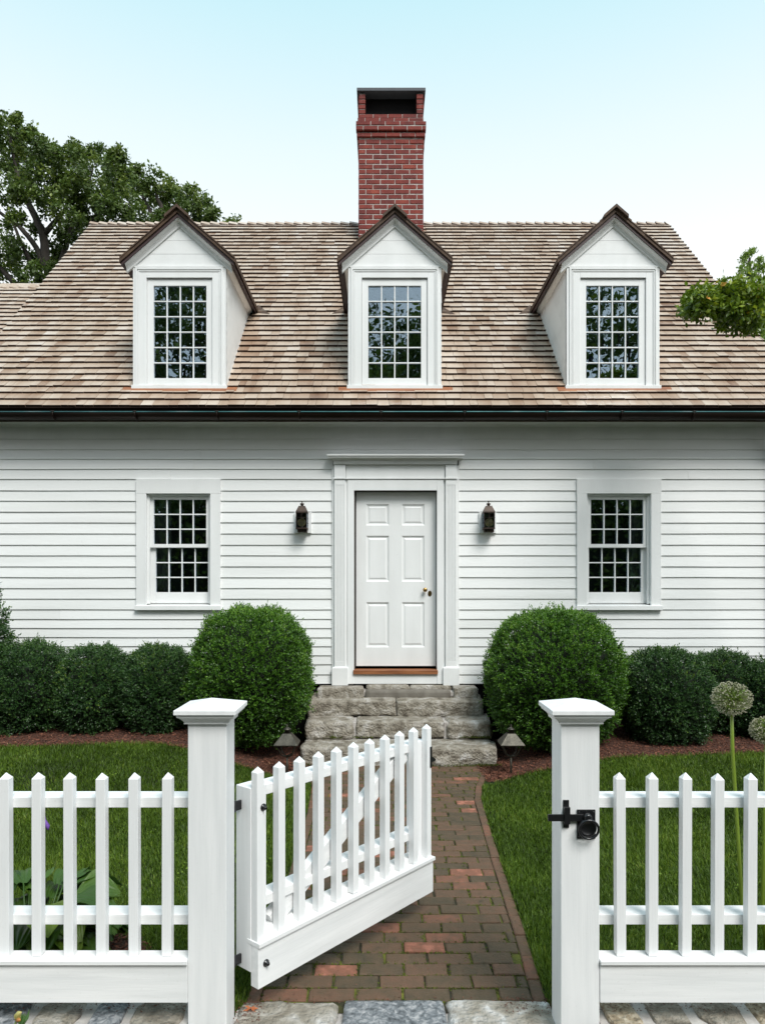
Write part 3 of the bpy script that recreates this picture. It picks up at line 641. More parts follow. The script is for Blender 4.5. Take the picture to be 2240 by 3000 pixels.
def course(row, x0, x1, P_, skip, sink, off=0.0):
    s0b = row*EXPO; x = x0-random.uniform(0, .1); 
    while x < x1:
        w = random.choice([.085, .10, .12, .14, .16, .18, .205])*random.uniform(.9, 1.1); a, c = max(x, x0), min(x+w, x1)
        x += w
        if c-a < .02: continue
        if skip(a, c, s0b): continue
        s0 = s0b + off + mnoise.noise((a*.5, row*.35, 1.0))*.010 + random.uniform(-.0035, .0035)
        tn = .5 + mnoise.noise((a*.45, row*.16, 4.0))*.16 + random.gauss(0, .17)
        tn += .26*(row/40)-.06  # paler toward the ridge: grazing sky reflection put into the tone
        if random.random() < .04: tn -= .4
        sink(a+.0018, c-.0018, s0, min(s0+.185, 99), min(max(tn, 0), 1), P_)
def in_dormer(a, c, s):
    y = EY + sd.y*(s+.07); z = EZ + sd.z*(s+.07); m = (a+c)/2
    for dcx in DCX:
        if a > dcx-DHW+.03 and c < dcx+DHW-.03 and z > 4.13 and z < 5.5: return True
        if z >= 5.4 and a > dcx-(.56-(z-5.45)*1.05) and c < dcx+(.56-(z-5.45)*1.05): return True
    return False
nrow = int(SL/EXPO)+1
cnt = [0]; mass = MB()
SHT = (.024, .031)  # butts thickened so the dark face includes the shadow under each course
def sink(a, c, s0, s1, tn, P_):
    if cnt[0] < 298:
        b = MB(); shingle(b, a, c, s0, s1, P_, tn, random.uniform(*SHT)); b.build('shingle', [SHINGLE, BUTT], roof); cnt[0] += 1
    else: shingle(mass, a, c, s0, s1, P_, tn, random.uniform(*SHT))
# starter (doubled) course under the first one
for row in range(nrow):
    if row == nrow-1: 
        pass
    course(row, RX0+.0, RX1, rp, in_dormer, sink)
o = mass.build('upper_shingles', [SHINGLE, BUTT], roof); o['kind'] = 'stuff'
b = MB(); x = RX0
while x < RX1:
    w = random.uniform(.11, .2); c = min(x+w, RX1); p = [rp(x, -.006, -.014), rp(c-.001, -.006, -.014), rp(c-.001, .2, -.014), rp(x, .2, -.014), rp(x, -.006, -.001), rp(c-.001, -.006, -.001), rp(c-.001, .2, -.004), rp(x, .2, -.004)]
    b.hexa(p, .4); x += w
b.build('starter_course', BUTT, roof)
# ridge caps
x = RX0; k = 0
dirn = 1
while x < RX1-.05:
    if abs(x+.08-.095*0 - .13) < .50: x += .155; continue
    b = MB(); t = random.uniform(.3, 1); L_ = .24; ex = min(x+L_, RX1)
    hi, lo = (.030, .010)
    up = hi if x < 0 else hi
    w_ = .055
    zL, zR = (lo, hi) if x > .1 else (hi, lo)
    zL, zR = (.048, .004)
    def rc(xx, hh, side): return [(xx, 11.90, RZD+.012+hh), (xx, 11.90-w_*side, RZD+.012+hh-w_*1.02), (xx, 11.90-w_*side, RZD+.012+hh-w_*1.02-.024), (xx, 11.90, RZD+.012+hh-.026)]
    for side in (1, -1):
        q = rc(x, zL, side)+rc(ex, zR, side)
        b.add(q, [(0,1,5,4)], t, 0); b.add(q, [(1,2,6,5), (2,3,7,6), (0,3,2,1), (4,5,6,7)], t, 1)  # dark lower edge: shadow line beneath the caps put into the colour
    b.build('ridge_cap', [SHINGLE, BUTT], roof); x += .155

# lower roof of the wing on the left
wing = MB()
WYR, WZR = 11.95, 6.83
def rp2(x, s, h): return Vector((x, WYR, WZR)) - sd*(SL*.62) + sd*s + sn*h
q = [rp2(-9.2, 0, -.05), rp2(-4.9, 0, -.05), rp2(-4.9, SL*.62, -.05), rp2(-9.2, SL*.62, -.05), rp2(-9.2, 0, -.012), rp2(-4.9, 0, -.012), rp2(-4.9, SL*.62, -.012), rp2(-9.2, SL*.62, -.012)]
wing.hexa(q); zb_ = WZR-.02
wing.add([(-9.2, WYR, zb_), (-4.9, WYR, zb_), (-4.9, 15.0, 3.75), (-9.2, 15.0, 3.75)], [(0,1,2,3)])
wr = wing.build('wing_roof', BUTT, house); wm_ = MB(); cnt[0] = 999; mass_save = mass
mass = wm_
def no(a, c, s): return False
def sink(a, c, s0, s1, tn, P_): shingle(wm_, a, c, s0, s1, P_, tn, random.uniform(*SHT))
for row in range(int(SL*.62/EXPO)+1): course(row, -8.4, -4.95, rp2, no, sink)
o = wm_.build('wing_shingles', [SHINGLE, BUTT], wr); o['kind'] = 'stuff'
x = -8.4
while x < -5.0:
    b = MB(); t = random.uniform(.3, 1)
    for side in (1, -1):
        q = [(xx, p[0], p[1]+hh) for xx, hh in ((x, .046), (x+.24, .004)) for p in ((WYR, WZR+.012), (WYR-.086*side, WZR+.012-.088), (WYR-.086*side, WZR-.004-.088), (WYR, WZR-.006))]
        b.add(q, [(0,1,5,4), (1,2,6,5), (2,3,7,6)], t, 0); b.add(q, [(0,3,2,1), (4,5,6,7)], t, 1)
    b.build('ridge_cap', [SHINGLE, BUTT], wr); x += .155
b = MB(); b.box(-9.1, -4.92, 9.6, 14.4, -.1, 3.9); b.build('wing_walls', WHITE, wr)

# gutter
b = MB(); n = 14; gyc, gzc, gr = 7.800, 3.690, .074
vs = []; ring1 = []
for x_ in (RX0-.02, RX1+.02):
    for r_ in (gr, gr-.004):
        for k in range(n+1):
            t = math.pi + math.pi*k/n; vs.append((x_, gyc+r_*math.cos(t), gzc+r_*math.sin(t)))
m_ = n+1
fs = []
for k in range(n):
    fs.append((k, 2*m_+k, 2*m_+k+1, k+1)); fs.append((m_+k, m_+k+1, 3*m_+k+1, 3*m_+k))
    fs.append((k, k+1, m_+k+1, m_+k)); fs.append((2*m_+k, 3*m_+k, 3*m_+k+1, 2*m_+k+1))
b.add(vs, fs, .5, 0, True); gutter = b.build('gutter', COPPER, house)
b = MB(); b.tube([(RX0-.02, gyc-gr, gzc), (RX1+.02, gyc-gr, gzc)], [.0065, .0065], 8); b.build('gutter_rim', VERDI, gutter)
for px in (156, 396, 636, 876, 1116, 1360, 1600, 1820, 2030):
    x_ = X(px, 7.74); b = MB()
    b.tube([(x_, gyc-gr-.002, gzc+.008), (x_, gyc-gr*.9, gzc-.045), (x_+.004, gyc-gr*.5, gzc-.072), (x_+.006, gyc, gzc-.079), (x_, gyc+.07, gzc-.04)], [.006]*5, 6)
    b.tube([(x_-.02, gyc-gr-.004, gzc+.006), (x_+.02, gyc-gr-.004, gzc+.006)], [.006]*2, 6); b.build('gutter_bracket', COPPER, gutter)
b = MB(); b.tube([(4.46, 7.80, 3.62), (4.47, 7.90, 3.50), (4.47, 8.06, 3.36), (4.47, 8.09, 3.2), (4.47, 8.09, .3)], [.04]*5, 14); b.build('downspout', COPPER, house)

# windows ------------------------------------------------------
def pane(x0, x1, z0, z1, y, parent):
    a, c = random.uniform(-.0012, .0012), random.uniform(-.0012, .0012); b = MB()
    b.hexa([(x0, y+a, z0), (x1, y-a, z0), (x1, y-a+.003, z0), (x0, y+a+.003, z0), (x0, y+c, z1), (x1, y+c-2*a, z1), (x1, y+c-2*a+.003, z1), (x0, y+c+.003, z1)])
    return b.build('pane', GLASS, parent)
def grid(x0, x1, z0, z1, nx, nz, y, parent, bar=.014, depth=.018, panes_parent=None):
    b = MB()
    for i in range(1, nx): xc = x0+(x1-x0)*i/nx; b.box(xc-bar/2, xc+bar/2, y-depth, y-.001, z0, z1)
    for j in range(1, nz):
        zc = z0+(z1-z0)*j/nz
        for i in range(nx):
            xa = x0+(x1-x0)*i/nx+(bar/2 if i else 0); xb = x0+(x1-x0)*(i+1)/nx-(bar/2 if i < nx-1 else 0)
            b.box(xa+.0002, xb-.0002, y-depth+.0015, y-.0015, zc-bar/2, zc+bar/2)
    g = bevel(b.build('muntin_grid', TRIM, parent), .003, 1)
    for i in range(nx):
        for j in range(nz):
            pane(x0+(x1-x0)*i/nx+.002, x0+(x1-x0)*(i+1)/nx-.002, z0+(z1-z0)*j/nz+.002, z0+(z1-z0)*(j+1)/nz-.002, y, parent)
def frame(b, x0, x1, z0, z1, ix0, ix1, iz0, iz1, y0, y1):
    b.box(x0, ix0, y0, y1, z0, z1); b.box(ix1, x1, y0, y1, z0, z1); b.box(ix0+.0003, ix1-.0003, y0+.0008, y1, iz1, z1); b.box(ix0+.0003, ix1-.0003, y0+.0008, y1, z0, iz0)
for w, lab in ((WINL, 'sash window to the left of the front door'), (WINR, 'sash window to the right of the front door, trees reflected in it')):
    c = w['cx']; b = MB()
    b.box(c-W_HW, c-W_HI, WY-.040, WY-.002, WZS-.02, WZI); b.box(c+W_HI, c+W_HW, WY-.040, WY-.002, WZS-.02, WZI)
    b.box(c-W_HW-.002, c+W_HW+.002, WY-.041, WY-.002, WZI+.0004, WZT)
    b.box(c-W_HI-.008, c-W_HI+.0, WY-.0015, WY+.13, WZS, WZI); b.box(c+W_HI, c+W_HI+.008, WY-.0015, WY+.13, WZS, WZI); b.box(c-W_HI, c+W_HI, WY-.0015, WY+.13, WZI, WZI+.008)
    win = bevel(b.build('window', TRIM, house), .002); win['label'] = lab
    b = MB(); b.add([(c-W_HW-.012, WY-.062, WZB), (c+W_HW+.012, WY-.062, WZB), (c+W_HW+.012, WY+.12, WZB), (c-W_HW-.012, WY+.12, WZB), (c-W_HW-.012, WY-.062, WZS-.022), (c+W_HW+.012, WY-.062, WZS-.022), (c+W_HI, WY+.12, WZS+.004), (c-W_HI, WY+.12, WZS+.004)],
        [(0,3,2,1), (4,5,6,7), (0,1,5,4), (1,2,6,5), (2,3,7,6), (3,0,4,7)]); bevel(b.build('window_sill', TRIM, win), .002)
    # stops and tracks
    b = MB(); b.box(c-W_HI, c-W_HI+.026, WY+.004, WY+.030, WZS, WZI); b.box(c+W_HI-.026, c+W_HI, WY+.004, WY+.030, WZS, WZI); b.box(c-W_HI+.026, c+W_HI-.026, WY+.0045, WY+.030, WZI-.022, WZI); b.build('sash_stop', TRIM, win)
    hg = .302; zu1, zu0 = wz(1464, 8.2), wz(1594, 8.2); zl1, zl0 = wz(1605, 8.2), wz(1735, 8.2)
    b = MB(); frame(b, c-W_HI+.022, c+W_HI-.022, zu0-.040, zu1+.052, c-hg, c+hg, zu0, zu1, WY+.031, WY+.066); bevel(b.build('sash', TRIM, win), .0015); grid(c-hg, c+hg, zu0, zu1, 4, 3, WY+.050, win)
    off = .012 if c < 0 else -.012
    b = MB(); frame(b, c-W_HI+.010, c+W_HI-.010, WZS+.006, zl1+.038, c-hg+off, c+hg+off, zl0, zl1, WY+.068, WY+.102); bevel(b.build('sash', TRIM, win), .0015); grid(c-hg+off, c+hg+off, zl0, zl1, 4, 3, WY+.088, win)
    b = MB(); vs = []; n = 20
    xa, xb = (c-.36, c-.16) if c < 0 else (c+.20, c+.36)
    for i in range(n+1):
        x_ = xa+(xb-xa)*i/n; y_ = WY+.24+.016*math.sin(i*1.9); vs += [(x_, y_, WZS), (x_, y_, WZI+.1)]
    b.add(vs, [(2*i, 2*i+2, 2*i+3, 2*i+1) for i in range(n)], .3, 0, True); b.build('curtain', CURTAIN, win)

# door surround --------------------------------------------------
def dx(p, Y=8.1): return (p-CX)*Y/F
def dz(p, Y=8.1): return EYE+(HY-p)*Y/F
b = MB()
b.box(dx(971.5), dx(1011.4)+.09, WY-.030, WY-.002, dz(2006), dz(1362)); b.box(dx(1305)-.09, dx(1345), WY-.030, WY-.002, dz(2006), dz(1362))
b.box(dx(1011.4)+.0905, dx(1305)-.0905, WY-.030, WY-.002, dz(1436), dz(1362))
sur = bevel(b.build('door_surround', TRIM, house), .002)
for a, c_ in ((979.7, 1011.4), (1305, 1336.6)):
    b = MB(); x0, x1 = dx(a), dx(c_); y0 = WY-.062; b.box(x0, x1, y0+.006, WY-.031, dz(1955), dz(1404))
    n = 6; m0 = .016; fw = (x1-x0-2*m0)/(n*2-1)
    b.box(x0, x0+m0, y0, y0+.0058, dz(1955), dz(1404)); b.box(x1-m0, x1, y0, y0+.0058, dz(1955), dz(1404))
    b.box(x0+m0, x1-m0, y0, y0+.0058, dz(1420), dz(1404)); b.box(x0+m0, x1-m0, y0, y0+.0058, dz(1955), dz(1938))
    for k in range(1, n-0):
        xs_ = x0+m0+fw*(2*k-1); b.box(xs_, xs_+fw, y0+.0002, y0+.0058, dz(1938), dz(1420))
    b.build('pilaster', TRIM, sur)
    b = MB(); b.box(x0-.030, x1+.030, WY-.075, WY-.0305, dz(2008), dz(1957)); b.add([(x0-.030, WY-.075, dz(1957)), (x1+.030, WY-.075, dz(1957)), (x1+.030, WY-.031, dz(1957)), (x0-.030, WY-.031, dz(1957)), (x0-.004, WY-.066, dz(1953)), (x1+.004, WY-.066, dz(1953)), (x1+.004, WY-.031, dz(1953)), (x0-.004, WY-.031, dz(1953))], [(4,5,6,7), (0,1,5,4), (1,2,6,5), (3,0,4,7)])
    bevel(b.build('plinth_block', TRIM, sur), .002)
    b = MB(); b.box(x0-.002, x1+.002, WY-.066, WY-.031, dz(1399), dz(1362)); b.box(x0-.010, x1+.010, WY-.076, WY-.031, dz(1403.5), dz(1399.5)); bevel(b.build('pilaster_cap', TRIM, sur), .002)
b = MB(); b.box(dx(1011.4)+.012, dx(1305)-.012, WY-.042, WY-.0305, dz(1398.5), dz(1362)); b.box(dx(1011.4)+.012, dx(1305)-.012, WY-.056, WY-.0305, dz(1403), dz(1399)); b.build('architrave', TRIM, sur)
# crown, dentils, cornice
b = MB(); b.box(dx(977), dx(1339), WY-.070, WY-.0305, dz(1361), dz(1350))
prof = [(.070, 1350), (.078, 1348), (.09, 1344.5), (.115, 1342.5), (.12, 1341)]
for i in range(len(prof)-1):
    (d0, p0), (d1, p1) = prof[i], prof[i+1]; xa0, xb0, xa1, xb1 = dx(977)-(d0-.07), dx(1339)+(d0-.07), dx(977)-(d1-.07), dx(1339)+(d1-.07)
    b.hexa([(xa0, WY-d0, dz(p0)), (xb0, WY-d0, dz(p0)), (xb0, WY-.0305, dz(p0)), (xa0, WY-.0305, dz(p0)), (xa1, WY-d1, dz(p1)), (xb1, WY-d1, dz(p1)), (xb1, WY-.0305, dz(p1)), (xa1, WY-.0305, dz(p1))])
b.build('crown_moulding', TRIM, sur)
b = MB(); b.box(dx(960, 8.02), dx(1357, 8.02), WY-.150, WY-.002, dz(1341, 8.02)+.002, dz(1335.5, 8.02)); b.box(dx(957.5, 8.0), dx(1359.5, 8.0), WY-.163, WY-.002, dz(1335, 8.0), dz(1330, 8.0)); bevel(b.build('cornice', TRIM, sur), .002)
b = MB(); nD = 48
for k in range(nD):
    xa = dx(979)+(dx(1337)-dx(979))*k/nD; b.box(xa, xa+.0185, WY-.083, WY-.0705, dz(1360.3), dz(1353))
b.build('dentils', TRIM, sur)
# inner casing jambs + board below
b = MB(); b.box(dx(1017.5), dx(1036.5), WY-.045, WY+.10, dz(2004), dz(1404.5)); b.box(dx(1280), dx(1299), WY-.045, WY+.10, dz(2004), dz(1404.5)); b.box(dx(1036.5)+.0002, dx(1280)-.0002, WY-.0455, WY+.10, dz(1436), dz(1404.5)); bevel(b.build('door_casing', TRIM, sur), .002)
b = MB(); b.box(dx(1036.5)+.0003, dx(1280)-.0003, WY-.040, WY+.06, dz(2004), dz(1975.8)); b.build('kick_board', TRIM, sur)
b = MB(); b.box(dx(1036.5)-.008, dx(1280)+.008, WY-.066, WY+.10, dz(1975.5), dz(1964, 8.07)); bevel(b.build('threshold', TEAK, sur), .004)
# the door leaf
DY = WY+.060; L0, L1, B0, T0 = DOORL, DOORR, DOORB, DOORT+.004
def ddx(z): return (820+z/2.4294-CX)*8.225/F
def ddz(z): return EYE+(HY-(1280+z/2.4294))*8.225/F
cols = [(ddx(612), ddx(776)), (ddx(865), ddx(1028))]; rws = [(ddz(630), ddz(478)), (ddz(1030), ddz(703)), (ddz(1497), ddz(1176))]
hl = [(c0, c1, r0, r1) for c0, c1 in cols for r0, r1 in rws]
b = MB(); holes_wall(b, L0, L1, B0, T0, hl, DY, DY+.045); door = b.build('door', TRIM, house)
for (x0, x1, z0, z1) in hl:
    b = MB()
    def rect(i, y): return [(x0+i, y, z0+i), (x1-i, y, z0+i), (x1-i, y, z1-i), (x0+i, y, z1-i)]
    rings = rect(0, DY+.0) + rect(.006, DY+.003) + rect(.014, DY+.013) + rect(.028, DY+.0135) + rect(.045, DY+.006)
    fs = []
    for q in range(4): fs += [(4*q+k, 4*q+(k+1) % 4, 4*q+4+(k+1) % 4, 4*q+4+k) for k in range(4)]
    fs.append((16, 17, 18, 19)); b.add(rings, fs); b.build('door_panel', TRIM, door)
kx, kz = ddx(1030), ddz(1088)
b = MB(); b.lathe((kx, DY, kz), [(.019, 0), (.019, .003), (.009, .005), (.008, .022), (.018, .030), (.0255, .042), (.025, .052), (.017, .060), (.006, .063)], 22, axis='Y'); b.build('knob', BRASS, door)
b = MB(); n = 24; ex_, ez_ = ddx(1065), ddz(1115)
b.add([(ex_+.022*math.cos(2*math.pi*k/n), DY-.004, ez_+.033*math.sin(2*math.pi*k/n)) for k in range(n)]+[(ex_+.023*math.cos(2*math.pi*k/n), DY, ez_+.034*math.sin(2*math.pi*k/n)) for k in range(n)], [tuple(range(n))]+[(k, n+k, n+(k+1) % n, (k+1) % n) for k in range(n)]); b.build('escutcheon', BRASS, door)

# dormers ---------------------------------------------------------
DFY = 8.14
def dormer(cx, label):
    zb, zt = 4.052, 5.447; hw = DHW; ow = .376; oz0, oz1 = 4.100, 5.322; tan = .87
    b = MB()   # cheeks and front core
    for s in (-1, 1):
        xa, xb = (cx+s*hw, cx+s*(hw-.05)); xa, xb = min(xa, xb), max(xa, xb)
        p = [(DFY+.004, zb-.03), (DFY+.004, zt+.04), (9.62, zt+.04), (8.25, zb-.03)]
        b.add([(xa, *q) for q in p]+[(xb, *q) for q in p], [(0,1,2,3), (7,6,5,4), (0,4,5,1), (1,5,6,2), (2,6,7,3), (3,7,4,0)])
    dm = b.build('dormer', TRIM, house); dm['label'] = label
    for s in (-1, 1):   # sloping cheek boards, lapped
        for k in range(9):
            o0 = k*.16; y0 = DFY+.01+o0*.0
            # board edge lines run parallel to the roof slope
            za, zc = zb-.03 + k*.17, zb-.03+(k+1)*.17
            pts = []
            def onl(z_start, y): return z_start + (y-DFY)*1.02
            y1 = DFY+.012
            top = zt+.03
            q = [(y1, za), (y1, min(zc, top))]
            if zc < top: q.append((DFY+(top-zc)/1.02, top))
            if za < top: q.append((DFY+(top-za)/1.02, top))
            if za >= top: continue
            x_ = cx+s*(hw+.001); xo = cx+s*(hw+.009 - .0)
            n_ = len(q); b = MB()
            xs_o = [cx+s*(hw+(.008 if i in (0, n_-1) else .003)) for i in range(n_)]
            b.add([(x_, *p_) for p_ in q]+[(xs_o[i], *q[i]) for i in range(n_)], [tuple(range(n_))[::-s], tuple(range(n_, 2*n_))[::s]]+[(i, (i+1) % n_, n_+(i+1) % n_, n_+i) for i in range(n_)], random.random()); b.build('cheek_board', WHITE, dm)
    b = MB()   # front casing
    b.box(cx-hw, cx-ow, DFY-.018, DFY+.03, zb, zt); b.box(cx+ow, cx+hw, DFY-.018, DFY+.03, zb, zt); b.box(cx-ow+.0003, cx+ow-.0003, DFY-.0185, DFY+.03, oz1, zt)
    bevel(b.build('window_casing', TRIM, dm), .002)
    b = MB()   # back band moulding around the casing
    for (i0, i1, yy0) in ((.0, .022, .030), (.030, .040, .026), (.046, .052, .022)):
        b.box(cx-hw+.03+i0, cx-hw+.03+i1, DFY-yy0, DFY-.0182, zb+.03, zt-.012-i0); b.box(cx+hw-.03-i1, cx+hw-.03-i0, DFY-yy0, DFY-.0182, zb+.03, zt-.012-i0)
        b.box(cx-hw+.03+i1, cx+hw-.03-i1, DFY-yy0+.0004, DFY-.0182, zt-.012-i1, zt-.012-i0)
    bevel(b.build('back_band', TRIM, dm), .002)
    b = MB(); b.box(cx-hw-.015, cx+hw+.015, DFY-.034, DFY+.05, zb-.012, zb+.036); bevel(b.build('window_sill', TRIM, dm), .002)
    b = MB(); hg, g0, g1 = .302, 4.178, 5.238; frame(b, cx-ow+.003, cx+ow-.003, oz0-.005, oz1-.012, cx-hg, cx+hg, g0, g1, DFY+.004, DFY+.040); bevel(b.build('sash', TRIM, dm), .0015)
    grid(cx-hg, cx+hg, g0, g1, 4, 6, DFY+.028, dm)
    b = MB(); b.box(cx-hw+.06, cx+hw-.06, DFY+.075, DFY+.085, zb, zt); b.build('dark_backing', BLACKIN, dm)  # near-black sheet stands in for the unlit room behind the panes
    # pediment boards
    zpk = 6.045; hwr = .655; ze = zpk-hwr*tan
    def zr(x_, drop): return zpk-drop-abs(x_-cx)*tan
    lv = [zt, zt+.145, zt+.30, zpk-.12]
    for i in range(3):
        z0_, z1_ = lv[i]+.0015, lv[i+1]-.0015; w0 = min((zpk-.08-z0_)/tan, hw+.01); w1 = max((zpk-.08-z1_)/tan, 0.001)
        w1 = min(w1, hw+.01)
        yy = DFY-.014+random.uniform(-.001, .001); b = MB()
        b.hexa([(cx-w0, yy, z0_), (cx+w0, yy, z0_), (cx+w0, DFY+.05, z0_), (cx-w0, DFY+.05, z0_), (cx-w1, yy, z1_), (cx+w1, yy, z1_), (cx+w1, DFY+.05, z1_), (cx-w1, DFY+.05, z1_)]); b.build('gable_board', TRIM, dm)
    b = MB(); b.box(cx-hw-.012, cx+hw+.012, DFY-.026, DFY+.0, zt-.008, zt+.008); b.build('gable_string', TRIM, dm)
    # chevron sweeps
    def chev(b, half, prof, ybe, ybp, mat=0, tone=.5):
        """prof: list of (drop, y) front profile; last point goes back to ybe/ybp"""
        vs = []
        for d, y in prof:
            yl, yp = (y, y) if y is not None else (ybe, ybp)
            vs += [(cx-half, yl, zpk-d-half*tan), (cx, yp, zpk-d), (cx+half, yl, zpk-d-half*tan)]
        n_ = len(prof); fs = []
        for i in range(n_):
            j = (i+1) % n_
            fs += [(3*i, 3*j, 3*j+1, 3*i+1), (3*i+1, 3*j+1, 3*j+2, 3*i+2)]
        fs += [tuple(3*i for i in range(n_))[::-1], tuple(3*i+2 for i in range(n_))]
        b.add(vs, fs, tone, mat)
    b = MB(); chev(b, hwr-.055, [(.064, 8.058), (.070, 8.058), (.082, 8.072), (.098, 8.098), (.128, 8.112), (.136, 8.108), (.150, 8.112), (.150, 8.139), (.064, 8.139)], 0, 0); b.build('rake_crown', TRIM, dm)
    b = MB(); chev(b, hwr-.018, [(.022, 8.046), (.0635, 8.046), (.0635, None), (.022, None)], 9.50, 10.02); b.build('roof_sheathing', MAROON, dm)
    b = MB(); chev(b, hwr, [(-.018, 8.030), (.0215, 8.030), (.0215, None), (-.018, None)], 9.56, 10.08, 0); b.build('roof_layer', CEDARDK, dm)
    for k in range(6):     # shingle courses stepping up each slope
        for s in (-1, 1):
            d0 = hwr-.004-k*.118; d1 = max(d0-.20, .0); t = random.random(); j = random.uniform(-.004, .004)
            if d0 < .05: continue
            p = []
            for yy, dd in ((8.026+j, 0), ):
                pass
            ya, yb0, yb1 = 8.024+j, 9.56+(hwr-d0)*.8, 9.56+(hwr-d1)*.8
            za0, za1 = zpk-d0*tan, zpk-d1*tan
            q = [(cx+s*d0, ya, za0+.019), (cx+s*d0, yb0, za0+.019), (cx+s*d1, yb1, za1+.0195), (cx+s*d1, ya, za1+.0195), (cx+s*d0, ya, za0+.042), (cx+s*d0, yb0, za0+.042), (cx+s*d1, yb1, za1+.022), (cx+s*d1, ya, za1+.022)]
            b = MB(); b.hexa(q, t); b.build('shingle_course', CEDARDK, dm)
    b = MB(); h2 = .138
    for (y0, y1, up) in ((8.000, 8.25, .060), (8.2, 8.44, .05), (8.4, 8.64, .030), (8.6, 8.84, .03), (8.8, 9.04, .03), (9.0, 9.3, .03), (9.25, 9.6, .03), (9.5, 10.1, .03)):
        for s in (-1, 1):
            z0_ = zpk+up
            q = [(cx, y0, z0_-.034), (cx+s*h2, y0, z0_-.034-h2*tan), (cx+s*h2, y1, z0_-.034-h2*tan), (cx, y1, z0_-.034), (cx, y0, z0_), (cx+s*h2, y0, z0_-h2*tan), (cx+s*h2, y1, z0_-.014-h2*tan), (cx, y1, z0_-.014)]
            b.hexa(q, random.random())
    b.build('ridge_cap', CEDARDK, dm)
    # eave trim along the cheeks
    for s in (-1, 1):
        b = MB(); xa, xb = cx+s*(hw+.001), cx+s*(hw+.050); ztp = zpk-(hw+.050)*tan-.066
        zin = zpk-(hw+.001)*tan-.066
        q = [(xa, DFY-.002, ztp-.060), (xb, DFY+.002, ztp-.012), (xb, 9.50, ztp-.012), (xa, 9.50, ztp-.060), (xa, DFY-.002, zin), (xb, DFY+.002, ztp), (xb, 9.5, ztp), (xa, 9.5, zin)]
        b.hexa(q); b.build('eave_crown', TRIM, dm)
        b = MB(); e0 = cx+s*(hwr-.02); ep = [rp(e0, (5.46-EZ)/sd.z-.02, .02), rp(e0+s*.20, (5.46-EZ)/sd.z-.10, .02), rp(e0, (5.46-EZ)/sd.z+.16, .02)]
        ep2 = [ep[0]+Vector((0, 0, .0)), ep[1], ep[2]+Vector((0, 0, .02))]
        b.add([*ep2, *[p_-sn*.008 for p_ in ep2]], [(0,1,2), (5,4,3), (0,3,4,1), (1,4,5,2), (2,5,3,0)]); b.build('valley_flashing', CEDARDK, dm)
    b = MB(); b.hexa([rp(cx-.64, .305, .012), rp(cx+.66, .305, .012), rp(cx+.66, .40, .006), rp(cx-.64, .40, .006), rp(cx-.64, .305, .021), rp(cx+.66, .305, .021), rp(cx+.66, .40, .018), rp(cx-.64, .40, .018)], .9); b.build('apron_flashing', TEAK, dm)
dormer(DCX[0], 'left dormer, panes mostly dark'); dormer(DCX[1], 'middle dormer below the chimney, trees reflected in its panes'); dormer(DCX[2], 'right dormer')

# chimney ---------------------------------------------------------
CYF = 11.30
def cx_(z): return (1000+z/4.81-CX)*CYF/F
def cz_(z): return EYE+(HY-(240+z/4.81))*CYF/F
b = MB(); b.box(cx_(245)+.006, cx_(1150)-.006, CYF+.006, CYF+.55, 6.5, cz_(450)-.004)
chim = b.build('chimney', MORTAR, house)
def cbrick(x0, x1, z0, z1, y, tone=None):
    b = MB(); j = lambda a: random.uniform(-a, a); t = tone if tone is not None else min(1, max(0, random.gauss(.45, .22)))
    yy = y+j(.003); i = .004; z0 += .0075; z1 -= .0075
    z0 += j(.0015); z1 += j(.0015)
    vs = [(x0, y+.10, z0), (x1, y+.10, z0), (x1, y+.10, z1), (x0, y+.10, z1), (x0+j(.002), yy+.004, z0+j(.001)), (x1+j(.002), yy+.004, z0+j(.001)), (x1+j(.002), yy+.004, z1+j(.001)), (x0+j(.002), yy+.004, z1+j(.001)), (x0+i, yy, z0+i), (x1-i, yy, z0+i), (x1-i, yy, z1-i), (x0+i, yy, z1-i)]
    b.add(vs, [(8,9,10,11)]+[(4+k, 4+(k+1) % 4, 8+(k+1) % 4, 8+k) for k in range(4)]+[(k, (k+1) % 4, 4+(k+1) % 4, 4+k) for k in range(4)], t); b.build('brick', BRICKR, chim)
def crow(xa, xb, zt, zb, y, phase):
    L_ = cx_(205)-cx_(0); x = xa - (L_*.5 if phase else 0); x0, x1 = xa, xb
    while x < x1-.01:
        a, c = max(x, x0), min(x+L_, x1)
        if c-a > .03: cbrick(a+(.0065 if a > x0 else 0), c-(.0065 if c < x1 else 0), zb, zt, y)
        x += L_
rowz = 880; k = 0
while cz_(rowz) > 6.95:
    crow(cx_(240), cx_(1153), cz_(rowz-4), cz_(rowz+66.6), CYF, k % 2); rowz += 70.6; k += 1
crow(cx_(236), cx_(1156), cz_(805), cz_(876), CYF-.004, 1)
crow(cx_(217), cx_(1176), cz_(725), cz_(790), CYF-.030, 0)
crow(cx_(207), cx_(1187), cz_(645), cz_(712), CYF-.060, 1)
crow(cx_(207), cx_(1187), cz_(580), cz_(643), CYF-.060, 0)
crow(cx_(230), cx_(1162), cz_(516), cz_(578), CYF-.030, 1)
crow(cx_(243), cx_(1148), cz_(450), cz_(514), CYF-.004, 0)
for (a, c_) in ((245, 335), (1058, 1148)):
    for (t0, t1) in ((165, 242), (242, 312), (312, 382), (382, 450)): cbrick(cx_(a), cx_(c_), cz_(t1), cz_(t0), CYF)
b = MB()
b.box(cx_(245)+.004, cx_(335)-.004, CYF+.012, CYF+.20, cz_(450), cz_(160)); b.box(cx_(1058)+.004, cx_(1148)-.004, CYF+.012, CYF+.20, cz_(450), cz_(160))
